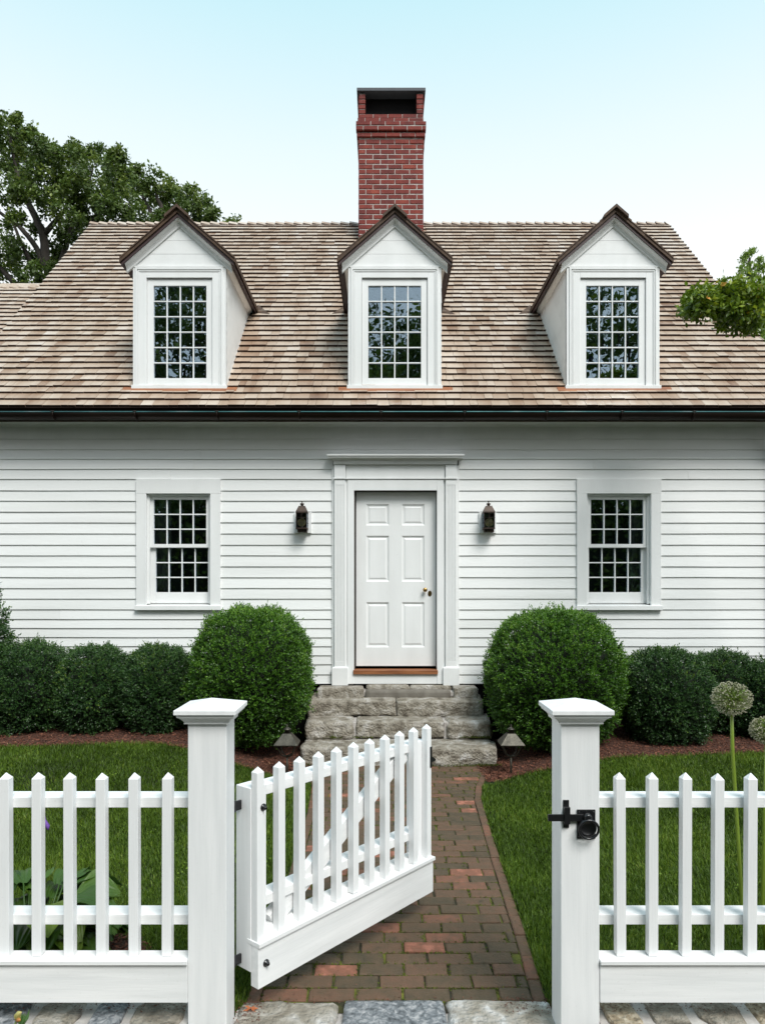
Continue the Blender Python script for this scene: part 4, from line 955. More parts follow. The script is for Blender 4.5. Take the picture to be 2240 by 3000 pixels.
for (a, c_, t0, t1, d) in ((219, 1174, 728, 780, .03), (209, 1185, 584, 700, .06), (232, 1160, 520, 572, .03)): b.box(cx_(a)+.005, cx_(c_)-.005, CYF-d+.008, CYF+.56, cz_(t1), cz_(t0))
b.build('mortar_bed', MORTAR, chim)
b = MB(); b.box(cx_(336), cx_(1057), CYF+.16, CYF+.18, cz_(450), cz_(150)); b.build('flue_panel', BLACKIN, chim)  # near-black panel closing the opening between the piers
sidem = MB()
for s, xe in ((-1, cx_(245)), (1, cx_(1150))):
    z = 6.6; r_ = 0
    while z < cz_(160):
        fl = .034*max(0, min(1, (z-cz_(1170))/(cz_(740)-cz_(1170)))) if z < cz_(640) else .032*max(0, (z-cz_(540))/(cz_(160)-cz_(540)))
        y = CYF+.105 + (.1 if r_ % 2 else 0)
        while y < CYF+.62:
            y2 = min(y+.225, CYF+.66); xa, xb = sorted((xe-s*.09, xe+s*fl)); sidem.box(xa, xb, y, y2-.012, z, z+.064, random.random()); y = y2
        z += .0795; r_ += 1
sidem.build('side_bricks', BRICKR, chim)['kind'] = 'stuff'
b = MB(); b.box(cx_(217), cx_(1182), CYF-.035, CYF+.70, cz_(145), cz_(100)); bevel(b.build('chimney_slab', SLATE, chim), .004)

# wall lanterns ----------------------------------------------------
def wall_lantern(xc, label):
    y1 = WY-.042; y0 = y1-.125; e = empty('wall_lantern', (xc, y1, 2.42), label, 'lantern', 'lanterns either side of the front door'); h = .062; yc = (y0+y1)/2; zb, zt = 2.446, 2.625
    b = MB(); b.box(xc-.098, xc+.098, WY-.040, WY-.002, wz(1562), wz(1501)); bevel(b.build('mounting_block', TRIM, e), .003)
    b = MB()
    for sx in (-1, 1):
        for yy in (y0, y1-.012): xa, xb = sorted((xc+sx*h, xc+sx*(h-.007))); b.box(xa, xb, yy, yy+.012, zb, zt)
    b.box(xc-h-.002, xc+h+.002, y0-.002, y1, zb-.010, zb+.006); b.box(xc-h-.003, xc+h+.003, y0-.003, y1, zt-.008, zt+.006)
    b.box(xc-h+.002, xc+h-.002, y1-.004, y1-.001, zb, zt)
    b.box(xc-.048, xc-.022, yc-.03, yc+.05, zb-.045, zb-.0105); b.box(xc+.026, xc+.058, yc-.03, yc+.055, zb-.045, zb-.0105); b.box(xc-.021, xc+.025, yc-.035, yc+.02, zb-.042, zb-.0105)
    b.build('lantern_frame', BRONZE, e)
    b = MB(); b.box(xc-h+.011, xc+h-.011, y0+.003, y0+.005, zb+.007, zt-.009); b.box(xc-h+.003, xc-h+.005, y0+.013, y1-.013, zb+.007, zt-.009); b.box(xc+h-.005, xc+h-.003, y0+.013, y1-.013, zb+.007, zt-.009); b.build('glass', SEEDY, e)
    b = MB(); r = .0018
    b.tube([(xc, y0-.003, zb), (xc, y0-.003, zt)], [r, r], 6)
    for zz in (zb+.066, zb+.118): b.tube([(xc-h-.004, y0-.004, zz), (xc+h+.004, y0-.004, zz)], [r, r], 6); b.tube([(xc+h+.003, y0-.004, zz), (xc+h+.003, y1, zz)], [r, r], 6); b.tube([(xc-h-.003, y0-.004, zz), (xc-h-.003, y1, zz)], [r, r], 6)
    b.build('wire_guard', BRONZE, e)
    b = MB(); b.lathe((xc, y0+.016, zb+.064), [(.047, 0), (.047, .003), (.036, -.002), (.012, -.005)], 26, axis='Y'); b.build('brass_reflector', AMBER, e)
    b = MB(); b.lathe((xc, yc, zb-.002), [(.011, 0), (.011, .05), (.004, .055), (.009, .075), (.002, .10)], 12); b.build('candle_bulb', CURTAIN, e)
    zr = 2.700; hb = h+.004; ht = .034; b = MB()
    vs = [(xc-hb, y0-.004, zt+.006), (xc+hb, y0-.004, zt+.006), (xc+hb, y1, zt+.006), (xc-hb, y1, zt+.006), (xc-ht, yc-ht, zr), (xc+ht, yc-ht, zr), (xc+ht, yc+ht, zr), (xc-ht, yc+ht, zr)]
    b.hexa(vs); b.add([(xc-.008, (y0+yc)/2-.018, zt+.022), (xc+.008, (y0+yc)/2-.018, zt+.022), (xc, (y0+yc)/2+.006, zt+.052), (xc, (y0+yc)/2-.032, zt+.020)], [(0,1,2), (0,3,1), (0,2,3), (1,3,2)]); b.build('lantern_roof', BRONZE, e)
    b = MB(); b.lathe((xc, yc, zr), [(.016, -.004), (.016, .018), (.027, .019), (.025, .026), (.012, .034), (.004, .036), (.004, .040), (.0085, .046), (.0085, .052), (.003, .058)], 18); b.build('finial', BRONZE, e)
wall_lantern(LANX[0]-.012, 'bronze wall lantern with amber reflector left of the front door'); wall_lantern(LANX[1]+.008, 'bronze wall lantern with amber reflector right of the front door')

# path lamps ---------------------------------------------------------
def path_lamp(xc, yc, label):
    z0 = float(gz(xc, yc)); e = empty('path_lamp', (xc, yc, z0), label, 'lamp', 'low garden lamps beside the steps'); H = 1.8-(2122-1715)*yc/F; s = .485
    b = MB(); b.tube([(xc, yc, z0-.05), (xc, yc, H-.30)], [.0105, .0095], 10); b.lathe((xc, yc, H-.315), [(.009, 0), (.013, .006), (.013, .014), (.009, .02)], 12); b.build('stake', PEWTER, e)
    b = MB()
    for a in range(4):
        t = math.pi/4+a*math.pi/2; cx2, sy2 = math.cos(t), math.sin(t)
        b.tube([(xc, yc, H-.298), (xc+.035*cx2, yc+.035*sy2, H-.298), (xc+.066*cx2, yc+.066*sy2, H-.282), (xc+.10*cx2, yc+.10*sy2, H-.225), (xc+.128*cx2, yc+.128*sy2, H-.178)], [.008, .0075, .007, .0065, .0065], 6)
    b.build('arm', PEWTER, e)
    b = MB(); h0, h1 = .112, .038
    vs = [(xc-h0, yc-h0, H-.183), (xc+h0, yc-h0, H-.183), (xc+h0, yc+h0, H-.183), (xc-h0, yc+h0, H-.183), (xc-h0, yc-h0, H-.176), (xc+h0, yc-h0, H-.176), (xc+h0, yc+h0, H-.176), (xc-h0, yc+h0, H-.176), (xc-h1, yc-h1, H-.082), (xc+h1, yc-h1, H-.082), (xc+h1, yc+h1, H-.082), (xc-h1, yc+h1, H-.082)]
    b.add(vs, [(3,2,1,0)]+[(k, (k+1) % 4, 4+(k+1) % 4, 4+k) for k in range(4)]+[(4+k, 4+(k+1) % 4, 8+(k+1) % 4, 8+k) for k in range(4)]+[(8,9,10,11)]); b.build('lamp_roof', PEWTER, e)
    b = MB(); b.lathe((xc, yc, H-.082), [(.027, 0), (.025, .030), (.038, .032), (.036, .040), (.014, .054), (.006, .060), (.009, .068), (.009, .074), (.002, .082)], 18); b.build('vent_cap', PEWTER, e)
    b = MB(); b.lathe((xc, yc, H-.215), [(.022, 0), (.022, .034)], 12); b.build('lamp_socket', PEWTER, e)
path_lamp(X(1496, 6.73), 6.73, 'low pewter garden lamp in the mulch right of the steps'); path_lamp(X(841, 6.73), 6.73, 'low pewter garden lamp in the mulch left of the steps, behind the gate')

# ---------------------------------------------------------------- boxwood shrubs
def shrub(name, c, rad, n, mat, label, cat='shrub', group=None, leaf=.021, pw=2.5, top_light=0.0, seed=0, lump=.06):
    e = empty(name, (c[0], c[1], float(gz(c[0], c[1]))), label, cat, group); c = np.array(c); rad = np.array(rad)
    rs = np.random.default_rng(seed)
    ns = n//7
    d = nrm(rs.normal(size=(ns, 3))); 
    k = (np.abs(d)**pw).sum(1)**(-1/pw); base = d*k[:, None]
    lum = np.array([mnoise.noise(Vector(q)*3.0+Vector((seed, 0, 0)))+.6*mnoise.noise(Vector(q)*8.0+Vector((seed, 9, 0)))+.55*mnoise.noise(Vector(q)*19.0+Vector((seed, 9, 5))) for q in base])
    shell = 1 + lum*lump*1.5 - np.abs(rs.normal(0, .06, ns))
    sp = rs.uniform(0, 1, ns) < .07; shell[sp] += rs.uniform(.01, .085, sp.sum()); sp = rs.uniform(0, 1, ns) < .006; shell[sp] += rs.uniform(.05, .15, sp.sum())
    P = c + base*shell[:, None]*rad
    zg = gz(P[:, 0], P[:, 1]) + .02; ok = (P[:, 2] > zg) & (P[:, 1] < 8.12) ; P, base, shell, lum = P[ok], base[ok], shell[ok], lum[ok]; ns = len(P)
    out = nrm(base/rad + np.array([0, 0, .75]) + rs.normal(0, .35, (ns, 3)))
    # sprigs: 7 leaves each along a short shoot
    PP = []; DD = []; TT = []; LL = []
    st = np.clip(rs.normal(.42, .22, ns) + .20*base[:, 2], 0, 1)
    for q in range(7):
        t = q/6; ph = q*2.4+rs.uniform(0, 6.28, ns); a = nrm(np.cross(out, rs.normal(size=(ns, 3)))); bb = np.cross(out, a)
        radv = a*np.cos(ph)[:, None]+bb*np.sin(ph)[:, None]
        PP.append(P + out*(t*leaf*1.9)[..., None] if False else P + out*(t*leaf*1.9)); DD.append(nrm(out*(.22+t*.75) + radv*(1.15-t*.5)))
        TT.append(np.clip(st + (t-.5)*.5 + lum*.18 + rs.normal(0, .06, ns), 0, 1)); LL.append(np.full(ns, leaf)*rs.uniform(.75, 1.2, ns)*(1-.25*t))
    PP = np.concatenate(PP); DD = np.concatenate(DD); TT = np.concatenate(TT); LL = np.concatenate(LL)
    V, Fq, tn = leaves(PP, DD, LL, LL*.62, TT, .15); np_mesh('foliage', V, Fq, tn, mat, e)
    # closed core, shade between the leaves put into its dark colour
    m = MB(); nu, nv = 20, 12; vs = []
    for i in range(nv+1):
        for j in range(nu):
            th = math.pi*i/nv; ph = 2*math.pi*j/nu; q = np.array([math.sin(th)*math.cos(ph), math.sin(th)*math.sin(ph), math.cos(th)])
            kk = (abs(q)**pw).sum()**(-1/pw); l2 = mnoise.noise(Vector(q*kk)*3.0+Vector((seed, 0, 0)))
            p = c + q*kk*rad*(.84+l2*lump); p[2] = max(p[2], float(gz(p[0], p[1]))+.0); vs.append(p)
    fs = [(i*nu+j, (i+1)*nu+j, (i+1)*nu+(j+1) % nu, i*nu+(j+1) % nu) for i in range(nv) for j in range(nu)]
    m.add(vs, fs, .2, 0, True); m.build('dark_core', COREG, e)
    return e
GB = 'clipped boxwoods along the front of the house'
shrub('boxwood_shrub', (-1.36, 7.40, .86), (.585, .57, .67), 110000, BOXG, 'large bright green boxwood ball left of the front door', group=GB, seed=1, pw=2.4, lump=.075, leaf=.023)
shrub('boxwood_shrub', (1.785, 7.38, .83), (.665, .60, .68), 125000, BOXG, 'large bright green boxwood dome right of the front door', group=GB, seed=2, pw=2.4, lump=.075, leaf=.023)
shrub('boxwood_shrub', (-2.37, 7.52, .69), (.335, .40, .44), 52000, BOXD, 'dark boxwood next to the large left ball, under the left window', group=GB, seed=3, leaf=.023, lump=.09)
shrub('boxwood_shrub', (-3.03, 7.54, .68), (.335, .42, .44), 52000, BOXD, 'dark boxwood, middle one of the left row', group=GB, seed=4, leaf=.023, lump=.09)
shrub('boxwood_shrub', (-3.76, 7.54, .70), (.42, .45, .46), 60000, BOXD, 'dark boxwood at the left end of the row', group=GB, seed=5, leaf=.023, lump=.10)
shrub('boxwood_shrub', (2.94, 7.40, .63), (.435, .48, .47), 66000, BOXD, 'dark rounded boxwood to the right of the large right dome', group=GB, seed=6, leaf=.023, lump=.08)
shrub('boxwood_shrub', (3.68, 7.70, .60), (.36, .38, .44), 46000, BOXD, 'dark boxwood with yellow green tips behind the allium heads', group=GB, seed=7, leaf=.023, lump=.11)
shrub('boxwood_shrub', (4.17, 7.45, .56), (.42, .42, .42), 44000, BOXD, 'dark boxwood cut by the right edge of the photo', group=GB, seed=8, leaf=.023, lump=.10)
shrub('holly_shrub', (-4.40, 7.50, .95), (.40, .42, .82), 24000, BOXD, 'tall dark holly at the left edge beside the clapboard wall', group=None, seed=9, leaf=.034, lump=.22, pw=2.0)

# ---------------------------------------------------------------- trees
def limb(b, pts, r0, r1, n=8):
    pts = [Vector(p) for p in pts]; out = []
    for i in range(len(pts)-1):
        for k in range(4): t = k/4; out.append(pts[i].lerp(pts[i+1], t)+Vector((mnoise.noise(pts[i]*1.3+Vector((k, 0, 0))), mnoise.noise(pts[i]*1.1+Vector((0, k, 0))), 0))*.5*r0*(1 if k else 0))
    out.append(pts[-1]); m = len(out); b.tube(out, [r0+(r1-r0)*i/(m-1) for i in range(m)], n)
def crown(clumps, per, leaf, rs, droop=.2, squash=.8, spread=.34):
    PP = []; DD = []; TT = []
    for (x, y, z, r) in clumps:
        ns = max(7, int(30*r*r/(leaf*leaf*30))); sc = nrm(rs.normal(size=(ns, 3)))*(rs.uniform(.35, 1, ns)**.5)[:, None]*r; sc[:, 2] *= squash
        for s in sc:
            n = max(5, int(per*rs.uniform(.8, 1.7))); R_ = max(r*spread, leaf*1.1); q = rs.normal(0, .55, (n, 3))*R_
            PP.append(np.array([x, y, z])+s+q); d = nrm(rs.normal(size=(n, 3))+s/r*.6+np.array([0, 0, -droop])); DD.append(d)
            TT.append(np.clip(np.full(n, rs.normal(.45, .18))+q[:, 2]/R_*.08+rs.normal(0, .12, n), 0, 1))
    PP = np.concatenate(PP); DD = np.concatenate(DD); TT = np.concatenate(TT); L_ = leaf*rs.uniform(.7, 1.25, len(PP))
    return leaves(PP, DD, L_, L_*.55, TT, .12)
def zpt(zx, zy, Y, s=2.36, ox=0, oy=300):
    return (X(ox+zx/s, Y), Y, Z(oy+zy/s, Y))
def view_tree(name, label, cat, Y, cl, s, ox, oy, leaf, per, mat, limbs, base, seed, dy=1.2, droop=.2, group=None, r0=.3, scale=1.0, spread=.34):
    rs = np.random.default_rng(seed); e = empty(name, base, label, cat, group)
    C = []
    for (zx, zy, r) in cl:
        yy = Y+rs.uniform(-dy, dy); p = zpt(zx, zy, yy, s, ox, oy); C.append((p[0], p[1], p[2], r/s*yy/F*scale))
    V, Fq, tn = crown(C, per, leaf, rs, droop, spread=spread); np_mesh('crown', V, Fq, tn, mat, e)
    b = MB()
    for (pts, ra, rb) in limbs: limb(b, [zpt(a, c, Y, s, ox, oy) if len((a, c)) == 2 else a for a, c in pts], ra, rb)
    for (x, y, z, r) in C[::2]:
        # twig from the nearest limb point towards the clump
        best = min((Vector(zpt(a, c, Y, s, ox, oy)) for pts, _, _ in limbs for a, c in pts), key=lambda q: (q-Vector((x, y, z))).length)
        mid = (best+Vector((x, y, z)))/2+Vector((0, 0, -.08)); limb(b, [best, mid, (x, y, z)], max(.006, r*.07), max(.003, r*.02), 5)
    p0 = Vector(zpt(*limbs[0][0][0], Y, s, ox, oy)); b.tube([base, Vector(base).lerp(p0, .5), p0], [r0*1.3, r0, limbs[0][1]], 10)
    b.build('trunk', BARK, e); return e
oak_cl = [(150,330,70),(60,460,70),(180,560,60),(330,560,80),(420,620,80),(560,620,90),(540,700,70),(740,720,80),(110,640,50),(320,430,70),(230,400,60),(20,150,70),(90,110,45),(95,200,70),(60,270,90),(170,230,60),(210,215,40),(20,350,110),(190,300,70),(280,300,70),(270,255,35),(360,370,85),(330,310,45),(430,350,60),(500,370,70),(515,320,40),(600,400,70),(650,390,80),(670,330,45),(740,420,80),(800,430,75),(815,365,45),(850,470,40),
 (480,600,130),(370,500,100),(250,480,100),(130,470,90),(60,560,90),(560,500,90),(650,520,100),(780,540,90),(830,500,50),(700,650,110),(820,660,100),(900,700,90),(600,760,90),(860,790,90),(960,790,70),(450,770,90),(300,640,80),(220,620,60),(60,680,60),(330,740,60),(40,880,70),(60,1000,90),(130,1100,110),(40,1120,90),(230,1170,60),(240,1080,50),(380,1060,45),(400,1010,50),(360,1140,35),(560,870,70),(660,870,70),(120,800,45),(480,860,50),(250,880,40),(760,800,70),(10,1210,70),(170,1230,60),(280,1240,35),(540,930,60),(430,930,40)]
view_tree('oak_tree', 'large dark green oak rising behind the left end of the roof', 'tree', 22.0, oak_cl, 2.36, 0, 300, .125, 36, OAK,
   [([(360,1400),(340,1180),(300,920),(230,760),(150,600),(100,400),(60,180)], .17, .03), ([(340,1180),(250,1000),(130,850),(0,760),(-80,700)], .10, .035), ([(430,1150),(440,1040),(500,850),(600,620),(640,480)], .11, .025), ([(280,1250),(200,1080),(130,930),(60,780)], .09, .03), ([(300,920),(420,780),(520,640),(560,500)], .09, .03), ([(470,960),(430,880),(390,760)], .07, .03), ([(600,900),(720,700),(800,520)], .10, .03), ([(100,1250),(20,1160),(-60,1100)], .1, .05)],
   (-4.0, 22.0, -.1), 5, spread=.42)
oak2 = [(930,520,50),(950,480,35),(1060,530,75),(1010,580,60),(1130,560,60),(1170,600,70),(1220,590,60),(1250,640,45),(1350,660,70),(1325,615,35),(1400,690,60),(1440,740,60),(1470,760,40),(1000,660,80),(1090,680,80),(1190,700,80),(1290,740,80),(1380,780,60),(1450,820,50),(1060,790,80),(960,620,60),(1150,820,80),(900,600,50),(920,830,80),(1300,850,80),(1400,850,60)]
view_tree('oak_tree', 'smaller round oak crown behind the ridge next to the left dormer', 'tree', 27.0, oak2, 2.36, 0, 300, .14, 34, OAK,
   [([(1180,1400),(1160,1000),(1130,800),(1080,620)], .25, .05), ([(1150,900),(1280,760),(1380,680)], .12, .04), ([(1150,950),(1040,760),(980,640)], .12, .04)], (-7.5+.8, 27.0, -.1), 6)
view_tree('treetop', 'tiny distant treetop just above the ridge right of the left dormer', 'tree', 40.0, [(1600,830,30),(1640,820,28),(1570,835,20)], 2.36, 0, 300, .16, 12, OAK, [([(1610,1200),(1610,900),(1612,840)], .2, .05)], (X(682, 40), 40.0, -.1), 7)
view_tree('maple_tree', 'sunlit yellow green tree far behind the right end of the roof', 'tree', 24.0, [(1400,230,55),(1460,200,35),(1330,260,40),(1300,330,45),(1380,340,80),(1450,430,80),(1540,400,60),(1560,330,35),(1300,520,50),(1380,560,60),(1500,560,60),(1600,480,60),(1650,400,60),(1270,460,30),(980,670,60),(1030,720,55),(920,700,30),(1550,780,70),(1640,650,60),(1440,760,50),(1600,900,80)], 5.507, 1940, 700, .07, 20, LIME,
   [([(1450,1600),(1420,900),(1410,640),(1390,450),(1400,300)], .16, .03), ([(1410,640),(1530,480)], .06, .03), ([(1100,1500),(1000,900),(980,720)], .08, .03)], (X(2200, 24), 24.0, -.1), 8)
view_tree('hedge_tree', 'mid green tree showing past the right rake of the roof', 'tree', 12.5, [(1640,1150,90),(1560,1060,60),(1650,1300,110),(1600,1430,90),(1700,1050,90),(1680,1480,90),(1540,1250,60),(1620,1560,50),(1720,1600,60)], 5.507, 1940, 700, .06, 26, LIME,
   [([(1900,2600),(1800,1700),(1700,1300),(1640,1150)], .10, .03)], (X(2300, 12.5), 12.5, -.1), 9)
dog = [(1650,900,80),(1560,850,70),(1450,800,65),(1500,950,90),(1400,900,80),(1300,830,70),(1300,950,80),(1200,820,60),(1100,790,60),(1150,900,80),(1000,840,70),(900,830,60),(850,900,60),(780,860,55),(700,860,45),(640,880,38),(720,950,55),(640,960,40),(590,900,25),(560,940,22),(800,1000,60),(900,1000,70),(1000,1000,80),(1100,1020,80),(600,1040,35),(700,1060,45),(540,1080,26),(480,1110,24),(430,1130,20),(380,1160,16),(620,1100,28),(800,1100,45),(520,1190,14),(900,1120,60),(1000,1140,70),(1150,1130,80),(1250,1060,90),(1400,1060,90),(1500,1080,80),(1080,1230,60),(1020,1290,35),(980,1360,20),(1200,1250,80),(1300,1200,90),(1400,1200,90),(1250,1340,70),(1350,1330,70),(1450,1350,60),(1450,1270,80),(1540,1180,70),(1240,720,22),(1560,740,35),(1620,780,40),(420,960,14),(480,940,16),(1330,1400,35)]
view_tree('dogwood_tree', 'dark leafy branch with reddish fruit hanging over the right of the roof', 'tree', 6.6, dog, 5.507, 1940, 700, .058, 13, DOGW,
   [([(2500,2400),(2100,1500),(1800,1000),(1500,930),(1150,920),(800,940),(600,930)], .055, .006), ([(1800,1050),(1400,1120),(1000,1100),(700,1080),(450,1130)], .02, .004), ([(1500,1000),(1300,1200),(1100,1280)], .012, .004)], (4.9, 6.6, .2), 10, dy=.32, r0=.08, scale=1.0, spread=.75, droop=.5)

# big trees across the road behind the camera: they are what the windows mirror
def plain_tree(loc, h, cr, seed, label, n=34):
    rs = np.random.default_rng(seed); e = empty('street_tree', loc, label, 'tree', 'trees across the road from the house'); C = []
    for k in range(n):
        d = nrm(rs.normal(size=(1, 3)))[0]*rs.uniform(.2, 1)**.6; C.append((loc[0]+d[0]*cr, loc[1]+d[1]*cr*.7, h*.58+d[2]*h*.42, rs.uniform(.9, 1.5)))
    V, Fq, tn = crown(C, 13, .30, rs, .2); np_mesh('crown', V, Fq, tn, OAK, e)
    b = MB(); top = Vector((loc[0], loc[1], h*.7)); limb(b, [loc, (loc[0]+.1, loc[1], h*.3), top], .32, .10)
    for c in C[::3]: limb(b, [(loc[0], loc[1], h*.3), ((loc[0]+c[0])/2, (loc[1]+c[1])/2, h*.42), c[:3]], .12, .03, 6)
    b.build('trunk', BARK, e)
LBL = ['far left street tree behind the viewpoint', 'tall left street tree behind the viewpoint', 'left of centre street tree mirrored in the middle dormer', 'right of centre street tree mirrored in the middle dormer', 'tall right street tree mirrored in the right dormer', 'back row street tree left of centre', 'back row street tree right of centre', 'low back row street tree at the far right', 'back row street tree at the far left', 'tree with a broad dark crown mirrored in the left dormer', 'tree filling the gap behind the centre trees']
for i, (x_, y_, h_, c_) in enumerate([(-13, -13, 17, 5), (-7.5, -15.5, 18, 4.6), (-1.8, -14, 14.6, 4.2), (3.6, -16.5, 15.0, 4.4), (9.0, -14.5, 16.5, 4.4), (-4.5, -24, 20, 5.4), (6, -25, 20, 5.4), (14, -26, 12, 4.5), (-17, -24, 16, 5), (-9.5, -20, 20, 5.4), (.8, -22, 19, 5.4)]):
    plain_tree((x_, y_, -.1), h_, c_, 40+i, LBL[i], 46)
rs = np.random.default_rng(77); C = [(-24+48*k/70+rs.uniform(-.3, .3), -12.2+rs.uniform(-.5, .5), z_+rs.uniform(-.2, .2), 1.15) for k in range(71) for z_ in (.8, 2.4, 4.0, 5.4)]
V, Fq, tn = crown(C, 7, .26, rs, .1); e = empty('hedge', (0, -12.2, -.1), 'unseen tall hedge added behind the viewpoint to darken the window reflections', 'hedge'); np_mesh('foliage', V, Fq, tn, OAK, e)  # unseen, added so the lower panes mirror dark leaves, not bright sky
b = MB(); b.box(-24, 24, -12.5, -12.0, -.1, 4.8); b.build('dark_core', COREG, e)  # solid core, shade inside the foliage put into its dark colour

# ---------------------------------------------------------------- lawn
def lawn(N, x0, x1, y0, y1):
    x = rng.uniform(x0, x1, N); y = rng.uniform(y0, y1, N)
    er_ = np.interp(y, [2.9, 3.06, 3.76, 4.42, 5.36, 5.95, 6.31, 6.72, 6.95, 7.2], [.64, .650, .682, .702, .742, .768, .822, .925, .99, 1.03])+.066
    el_ = np.interp(y, [2.9, 3.1, 4.7, 5.6, 6.4, 6.8, 7.2], [-.535, -.530, -.525, -.535, -.575, -.66, -.74])-.066
    k = ((x > er_+rng.normal(0, .008, N)) | (x < el_-rng.normal(0, .008, N))) & (y < bed_edge(x)+rng.normal(0, .02, N)) & (np.abs(x) < y*.56+.3)
    k &= (((x+1.70)/.60)**2+((y-3.36)/.34)**2 > 1+rng.normal(0, .06, N))
    k &= ~((y < 3.04) & (x > -.62) & (x < .74)); k &= (y > 2.99)
    return x[k], y[k]
xs_, ys_ = [], []
for (yy0, yy1, den) in ((2.99, 4.2, 30000), (4.2, 5.4, 20000), (5.4, 6.9, 14000)):
    a_, b_ = lawn(int(den*(yy1-yy0)*7.6), -3.9, 3.9, yy0, yy1); xs_.append(a_); ys_.append(b_)
x = np.concatenate(xs_); y = np.concatenate(ys_); n = len(x); z = gz(x, y)-.004
patch = np.sin(x*3.1+1.3*np.sin(y*2.3))*np.cos(y*2.7+x*1.1)*.5+.5
h = rng.uniform(.026, .058, n)*(.8+.4*patch); a = rng.uniform(0, 2*np.pi, n); lean = np.abs(rng.normal(.35, .28, n))
wind = np.stack([.25*np.sin(x*2.2+y*3), .25*np.cos(x*1.7-y*2), np.zeros(n)], 1)
D = nrm(np.stack([np.cos(a)*lean, np.sin(a)*lean, np.ones(n)], 1)+wind*.5); D2 = nrm(D+np.stack([np.cos(a)*lean*1.2, np.sin(a)*lean*1.2, np.full(n, -.18)], 1))
S = nrm(np.stack([-np.sin(a+rng.normal(0, .7, n)), np.cos(a), np.zeros(n)], 1))*rng.uniform(.0014, .0026, n)[:, None]*(1+.12*(y[:, None]-3))
P = np.stack([x, y, z], 1); mid = P+D*(h*.55)[:, None]; tip = mid+D2*(h*.55)[:, None]
V = np.stack([P-S, P+S, mid+S*.8, tip, mid-S*.8], 1).reshape(-1, 3); i0 = np.arange(n)*5
Fq = np.stack([i0, i0+1, i0+2, i0+4], 1); Ft = np.stack([i0+4, i0+2, i0+3, i0+3], 1)
tn = np.clip(rng.normal(.44, .22, n)+(patch-.5)*.18+np.where(rng.uniform(0, 1, n) < .025, .6, 0), 0, 1)
me = bpy.data.meshes.new('grass'); me.vertices.add(len(V)); me.vertices.foreach_set('co', V.astype(np.float32).ravel())
loops = np.concatenate([Fq, np.stack([i0+4, i0+2, i0+3], 1)], 1).ravel().astype(np.int32)
me.loops.add(len(loops)); me.loops.foreach_set('vertex_index', loops); me.polygons.add(2*n)
st = np.empty(2*n, dtype=np.int32); st[0::2] = np.arange(n)*7; st[1::2] = np.arange(n)*7+4; me.polygons.foreach_set('loop_start', st)
me.materials.append(GRASS); at = me.attributes.new('tone', 'FLOAT', 'FACE'); at.data.foreach_set('value', np.repeat(tn, 2).astype(np.float32)); me.update(calc_edges=True); me.validate()
o = link('grass', me); tag(o, 'short green lawn grass on both sides of the brick path', 'grass', kind='stuff')
print('grass blades', n)
# clover and weeds in the lawn
N = 900; cx0 = rng.uniform(-3, 3.4, 120); cy0 = rng.uniform(3.2, 6.6, 120); i = rng.integers(0, 120, N)
xw = cx0[i]+rng.normal(0, .02, N); yw = cy0[i]+rng.normal(0, .02, N); k = ((xw > .85) | (xw < -.68)) & (yw < bed_edge(xw)) & (((xw+1.7)/.6)**2+((yw-3.36)/.34)**2 > 1); xw, yw = xw[k], yw[k]
P = np.stack([xw, yw, gz(xw, yw)+rng.uniform(.02, .05, len(xw))], 1); D = nrm(np.stack([rng.normal(0, 1, len(xw)), rng.normal(0, 1, len(xw)), rng.uniform(.0, .5, len(xw))], 1))
V, Fq, tn = leaves(P, D, rng.uniform(.010, .020, len(xw)), rng.uniform(.010, .017, len(xw)), rng.uniform(.7, .95, len(xw)))
o = np_mesh('clover', V, Fq, tn, GRASS); tag(o, 'scattered clover leaves in the lawn', 'weeds', kind='stuff')

# ---------------------------------------------------------------- hosta, alliums, small plants
def hosta_leaf(base, ang_, L_, W_, lift, arch, tone, parent, name='leaf', mat=HOSTA, ribs=6):
    b = MB(); nu, nv = 12, 27; d = Vector((math.cos(ang_), math.sin(ang_), 0)); s = Vector((-d.y, d.x, 0)); vs = []; st_ = Vector(base)
    pt = st_ + d*(.05+.30*lift) + Vector((0, 0, lift))
    roll = random.uniform(-.35, .35)
    for i in range(nu+1):
        t = i/nu; w = W_*.5*(math.sin(math.pi*min(1, t*.92+.055))**.75)*(1-.35*t)*1.25
        c = pt + d*(L_*t*(1-.15*t*arch)) + Vector((0, 0, L_*(.50*t-(.42+.42*arch)*t*t)))
        for j in range(nv):
            u = (j/(nv-1))*2-1; cup = .20*abs(u)**1.4*w; rib = .0028*math.cos(u*ribs*math.pi)*(1 if 0 < i < nu else 0); wav = .010*math.sin(t*9+u*4)*abs(u)
            vs.append(c + s*(u*w) + Vector((0, 0, cup+rib+wav+u*w*roll)))
    b.add(vs, [(i*nv+j, i*nv+j+1, (i+1)*nv+j+1, (i+1)*nv+j) for i in range(nu) for j in range(nv-1)], tone, 0, True)
    b.tube([st_, st_.lerp(pt, .6)+Vector((0, 0, .02)), pt], [.006, .005, .004], 6, tone)
    return b.build(name, mat, parent)
hosta = empty('hosta_plant', (-1.68, 3.36, 0), 'broad leaved green hosta behind the left picket fence', 'plant')
random.seed(21)
for k in range(76):
    a_ = k*2.399+random.uniform(-.3, .3); ring_ = k/76
    hosta_leaf((-1.68+(.05+.16*ring_)*math.cos(a_), 3.38+(.03+.10*ring_)*math.sin(a_), .0), a_, random.uniform(.18, .27), random.uniform(.13, .19), .27*(1-ring_**1.5)+.02+random.uniform(-.02, .05), random.uniform(.2, 1), min(1, max(0, random.gauss(.35, .2))), hosta)
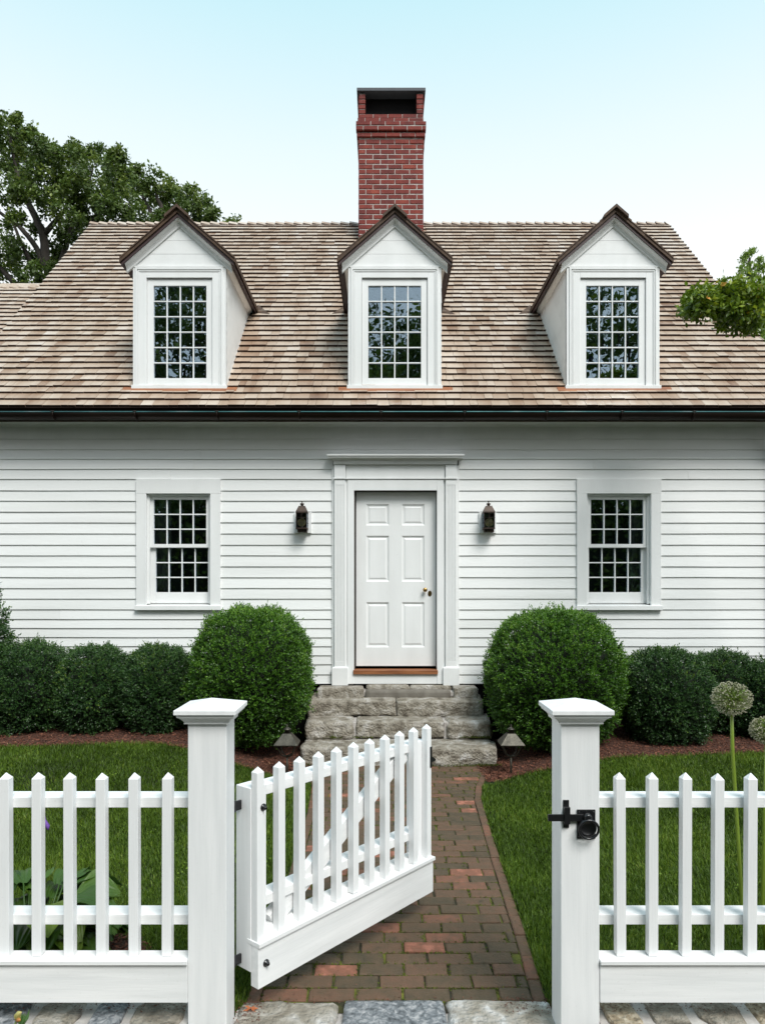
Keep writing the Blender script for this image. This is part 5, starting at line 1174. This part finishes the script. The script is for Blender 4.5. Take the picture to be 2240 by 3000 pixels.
hosta_leaf((-1.66, 3.30, .05), -.9, .27, .23, .30, .5, .95, hosta); hosta_leaf((-1.74, 3.30, .05), -1.7, .24, .19, .28, .6, .85, hosta); hosta_leaf((-1.55, 3.30, .02), -.3, .24, .16, .28, .9, .45, hosta)
hosta_leaf((-1.60, 3.3, .0), -.1, .2, .13, .16, .6, .4, hosta)
b = MB(); b.tube([(-1.62, 3.35, .1), (-1.60, 3.33, .45), (-1.575, 3.30, .70)], [.004, .0035, .002], 6); b.build('flower_stalk', STEMG, hosta)
b = MB()
for (dx_, dz_, dd) in ((.0, .0, .0), (.008, -.03, .01), (-.006, .03, 0)): b.tube([(-1.577+dx_, 3.30, .755+dz_), (-1.574+dx_, 3.298, .735+dz_), (-1.570+dx_+dd, 3.296, .712+dz_), (-1.568+dx_+dd, 3.295, .695+dz_)], [.001, .0075, .010, .003], 8)
b.build('flower_bud', PURPLE, hosta)

def allium(head, base, bend, r, label, seed):
    e = empty('allium_flower', base, label, 'flower', 'allium seed heads behind the right fence'); h = Vector(head); rs = np.random.default_rng(seed)
    b = MB(); b.tube([base, *bend, h-Vector((0, 0, r*.2))], [.009, *([.0085]*len(bend)), .007], 10, .6); b.build('stem', STEMG, e)
    d = nrm(rs.normal(size=(620, 3))); rr = r*rs.uniform(.86, 1.0, 620); tips = np.array(h)+d*rr[:, None]*np.array([1, 1, .86])
    m = MB()
    for t_, dd in zip(tips, d):
        t_ = Vector(t_); dd = Vector(dd); a = dd.orthogonal().normalized(); c_ = dd.cross(a); w = .0008
        m.add([h+a*w, h-a*w, t_-a*w, t_+a*w], [(0,1,2,3)], .1)
        q = random.uniform(.0026, .0044); tone_ = random.uniform(.45, 1)
        m.add([t_+a*q, t_+c_*q, t_-a*q, t_-c_*q, t_+dd*q*1.1, t_-dd*q*1.1], [(0,1,4), (1,2,4), (2,3,4), (3,0,4), (1,0,5), (2,1,5), (3,2,5), (0,3,5)], tone_, 0)
    o = m.build('seed_head', FLORET, e)
    V, Fq, tn = leaves(np.repeat(np.array(h)[None], 700, 0)+nrm(rs.normal(size=(700, 3)))*(r*rs.uniform(.2, .7, 700))[:, None], nrm(rs.normal(size=(700, 3))), np.full(700, r*.32), np.full(700, .005), rs.uniform(0, .25, 700)); np_mesh('flower_stalks', V, Fq, tn, STEMG, e)
YA = 3.30
allium((X(2141, YA), YA, Z(2047, YA)), (X(2180, YA)+.06, YA+.02, 0), [(X(2172, YA), YA, Z(2650, YA)), (X(2158, YA), YA, Z(2420, YA)), (X(2144, YA), YA, Z(2200, YA))], .092, 'tall round allium seed head fully in view above the right fence', 3)
allium((X(2243, YA+.1), YA+.1, Z(2140, YA+.1)), (X(2225, YA+.1)+.03, YA+.1, 0), [(X(2232, YA+.1), YA+.1, Z(2650, YA+.1)), (X(2238, YA+.1), YA+.1, Z(2400, YA+.1))], .078, 'lower allium seed head cut by the right edge of the photo', 4)

# lily in the left foreground
YL = 2.45
lily = empty('lily_plant', (X(60, YL), YL, -.1), 'orange and yellow lily bud at the bottom left corner in front of the wall', 'plant')
bx_, bz_ = X(52, YL), Z(2985, YL)
b = MB(); b.tube([(bx_-.06, YL, -.15), (bx_-.035, YL, bz_-.07), (bx_-.006, YL, bz_-.012)], [.005, .004, .003], 8); b.build('stem', STEMG, lily)
b = MB(); b.tube([(bx_-.002, YL, bz_-.012), (bx_, YL, bz_), (bx_+.002, YL-.004, bz_+.014), (bx_+.008, YL-.008, bz_+.024), (bx_+.020, YL-.012, bz_+.030)], [.003, .010, .0115, .008, .002], 10, .9); b.tube([(bx_+.004, YL-.008, bz_+.002), (bx_+.014, YL-.016, bz_+.006), (bx_+.020, YL-.02, bz_+.008)], [.007, .006, .002], 8, .0); b.build('flower_bud', BUDM, lily)
for (a_, L_, x_, z_) in ((2.6, .12, bx_-.02, bz_-.10), (1.9, .10, bx_-.02, bz_-.06), (.1, .16, bx_+.0, bz_-.09), (.5, .12, bx_+.03, bz_-.09)): hosta_leaf((x_-.08*math.cos(a_), YL, z_-.03), a_, L_, .035, .03, .5, .15, lily, ribs=2)

# fallen maple leaf by the gate and small debris
b = MB(); cx0_, cy0_ = X(735, 2.99), 2.985; n = 22; vs = [(cx0_, cy0_, .024)]
for k in range(n): r_ = .030*(1 if k % 2 == 0 else .45)*(1 if k % 4 == 0 else .8); t = 2*math.pi*k/n; vs.append((cx0_+r_*1.15*math.cos(t), cy0_+r_*math.sin(t), .022+.008*math.sin(3*t)))
b.add(vs, [(0, 1+k, 1+(k+1) % n) for k in range(n)]); o = b.build('fallen_leaf', ORANGE); tag(o, 'orange dead maple leaf on the stone by the left gate post', 'leaf')
P = []
for (xa, xb, ya, yb, n_, zz) in ((.5, .72, 2.95, 3.08, 260, .012), (-.62, -.5, 2.9, 3.06, 160, .012), (-.6, .7, 3.03, 3.09, 220, .004), (.86, 2.0, 2.86, 2.94, 420, .082), (-2.0, -.78, 2.86, 2.94, 420, .082), (-.5, .7, 3.1, 7.0, 380, .006)):
    P.append(np.stack([rng.uniform(xa, xb, n_), rng.uniform(ya, yb, n_), np.full(n_, zz)+rng.uniform(0, .006, n_)], 1))
V, Fq, tn = chips(np.concatenate(P), .42); o = np_mesh('leaf_litter', V*np.array([1, 1, 1]), Fq, np.clip(tn*.8, 0, 1), CHIP); tag(o, 'brown leaf litter and bark crumbs on the stones', 'litter', kind='stuff')
print('shingle objs', cnt[0], 'objects', len(bpy.data.objects), 'tris', sum(len(m.polygons) for m in bpy.data.meshes)*2)
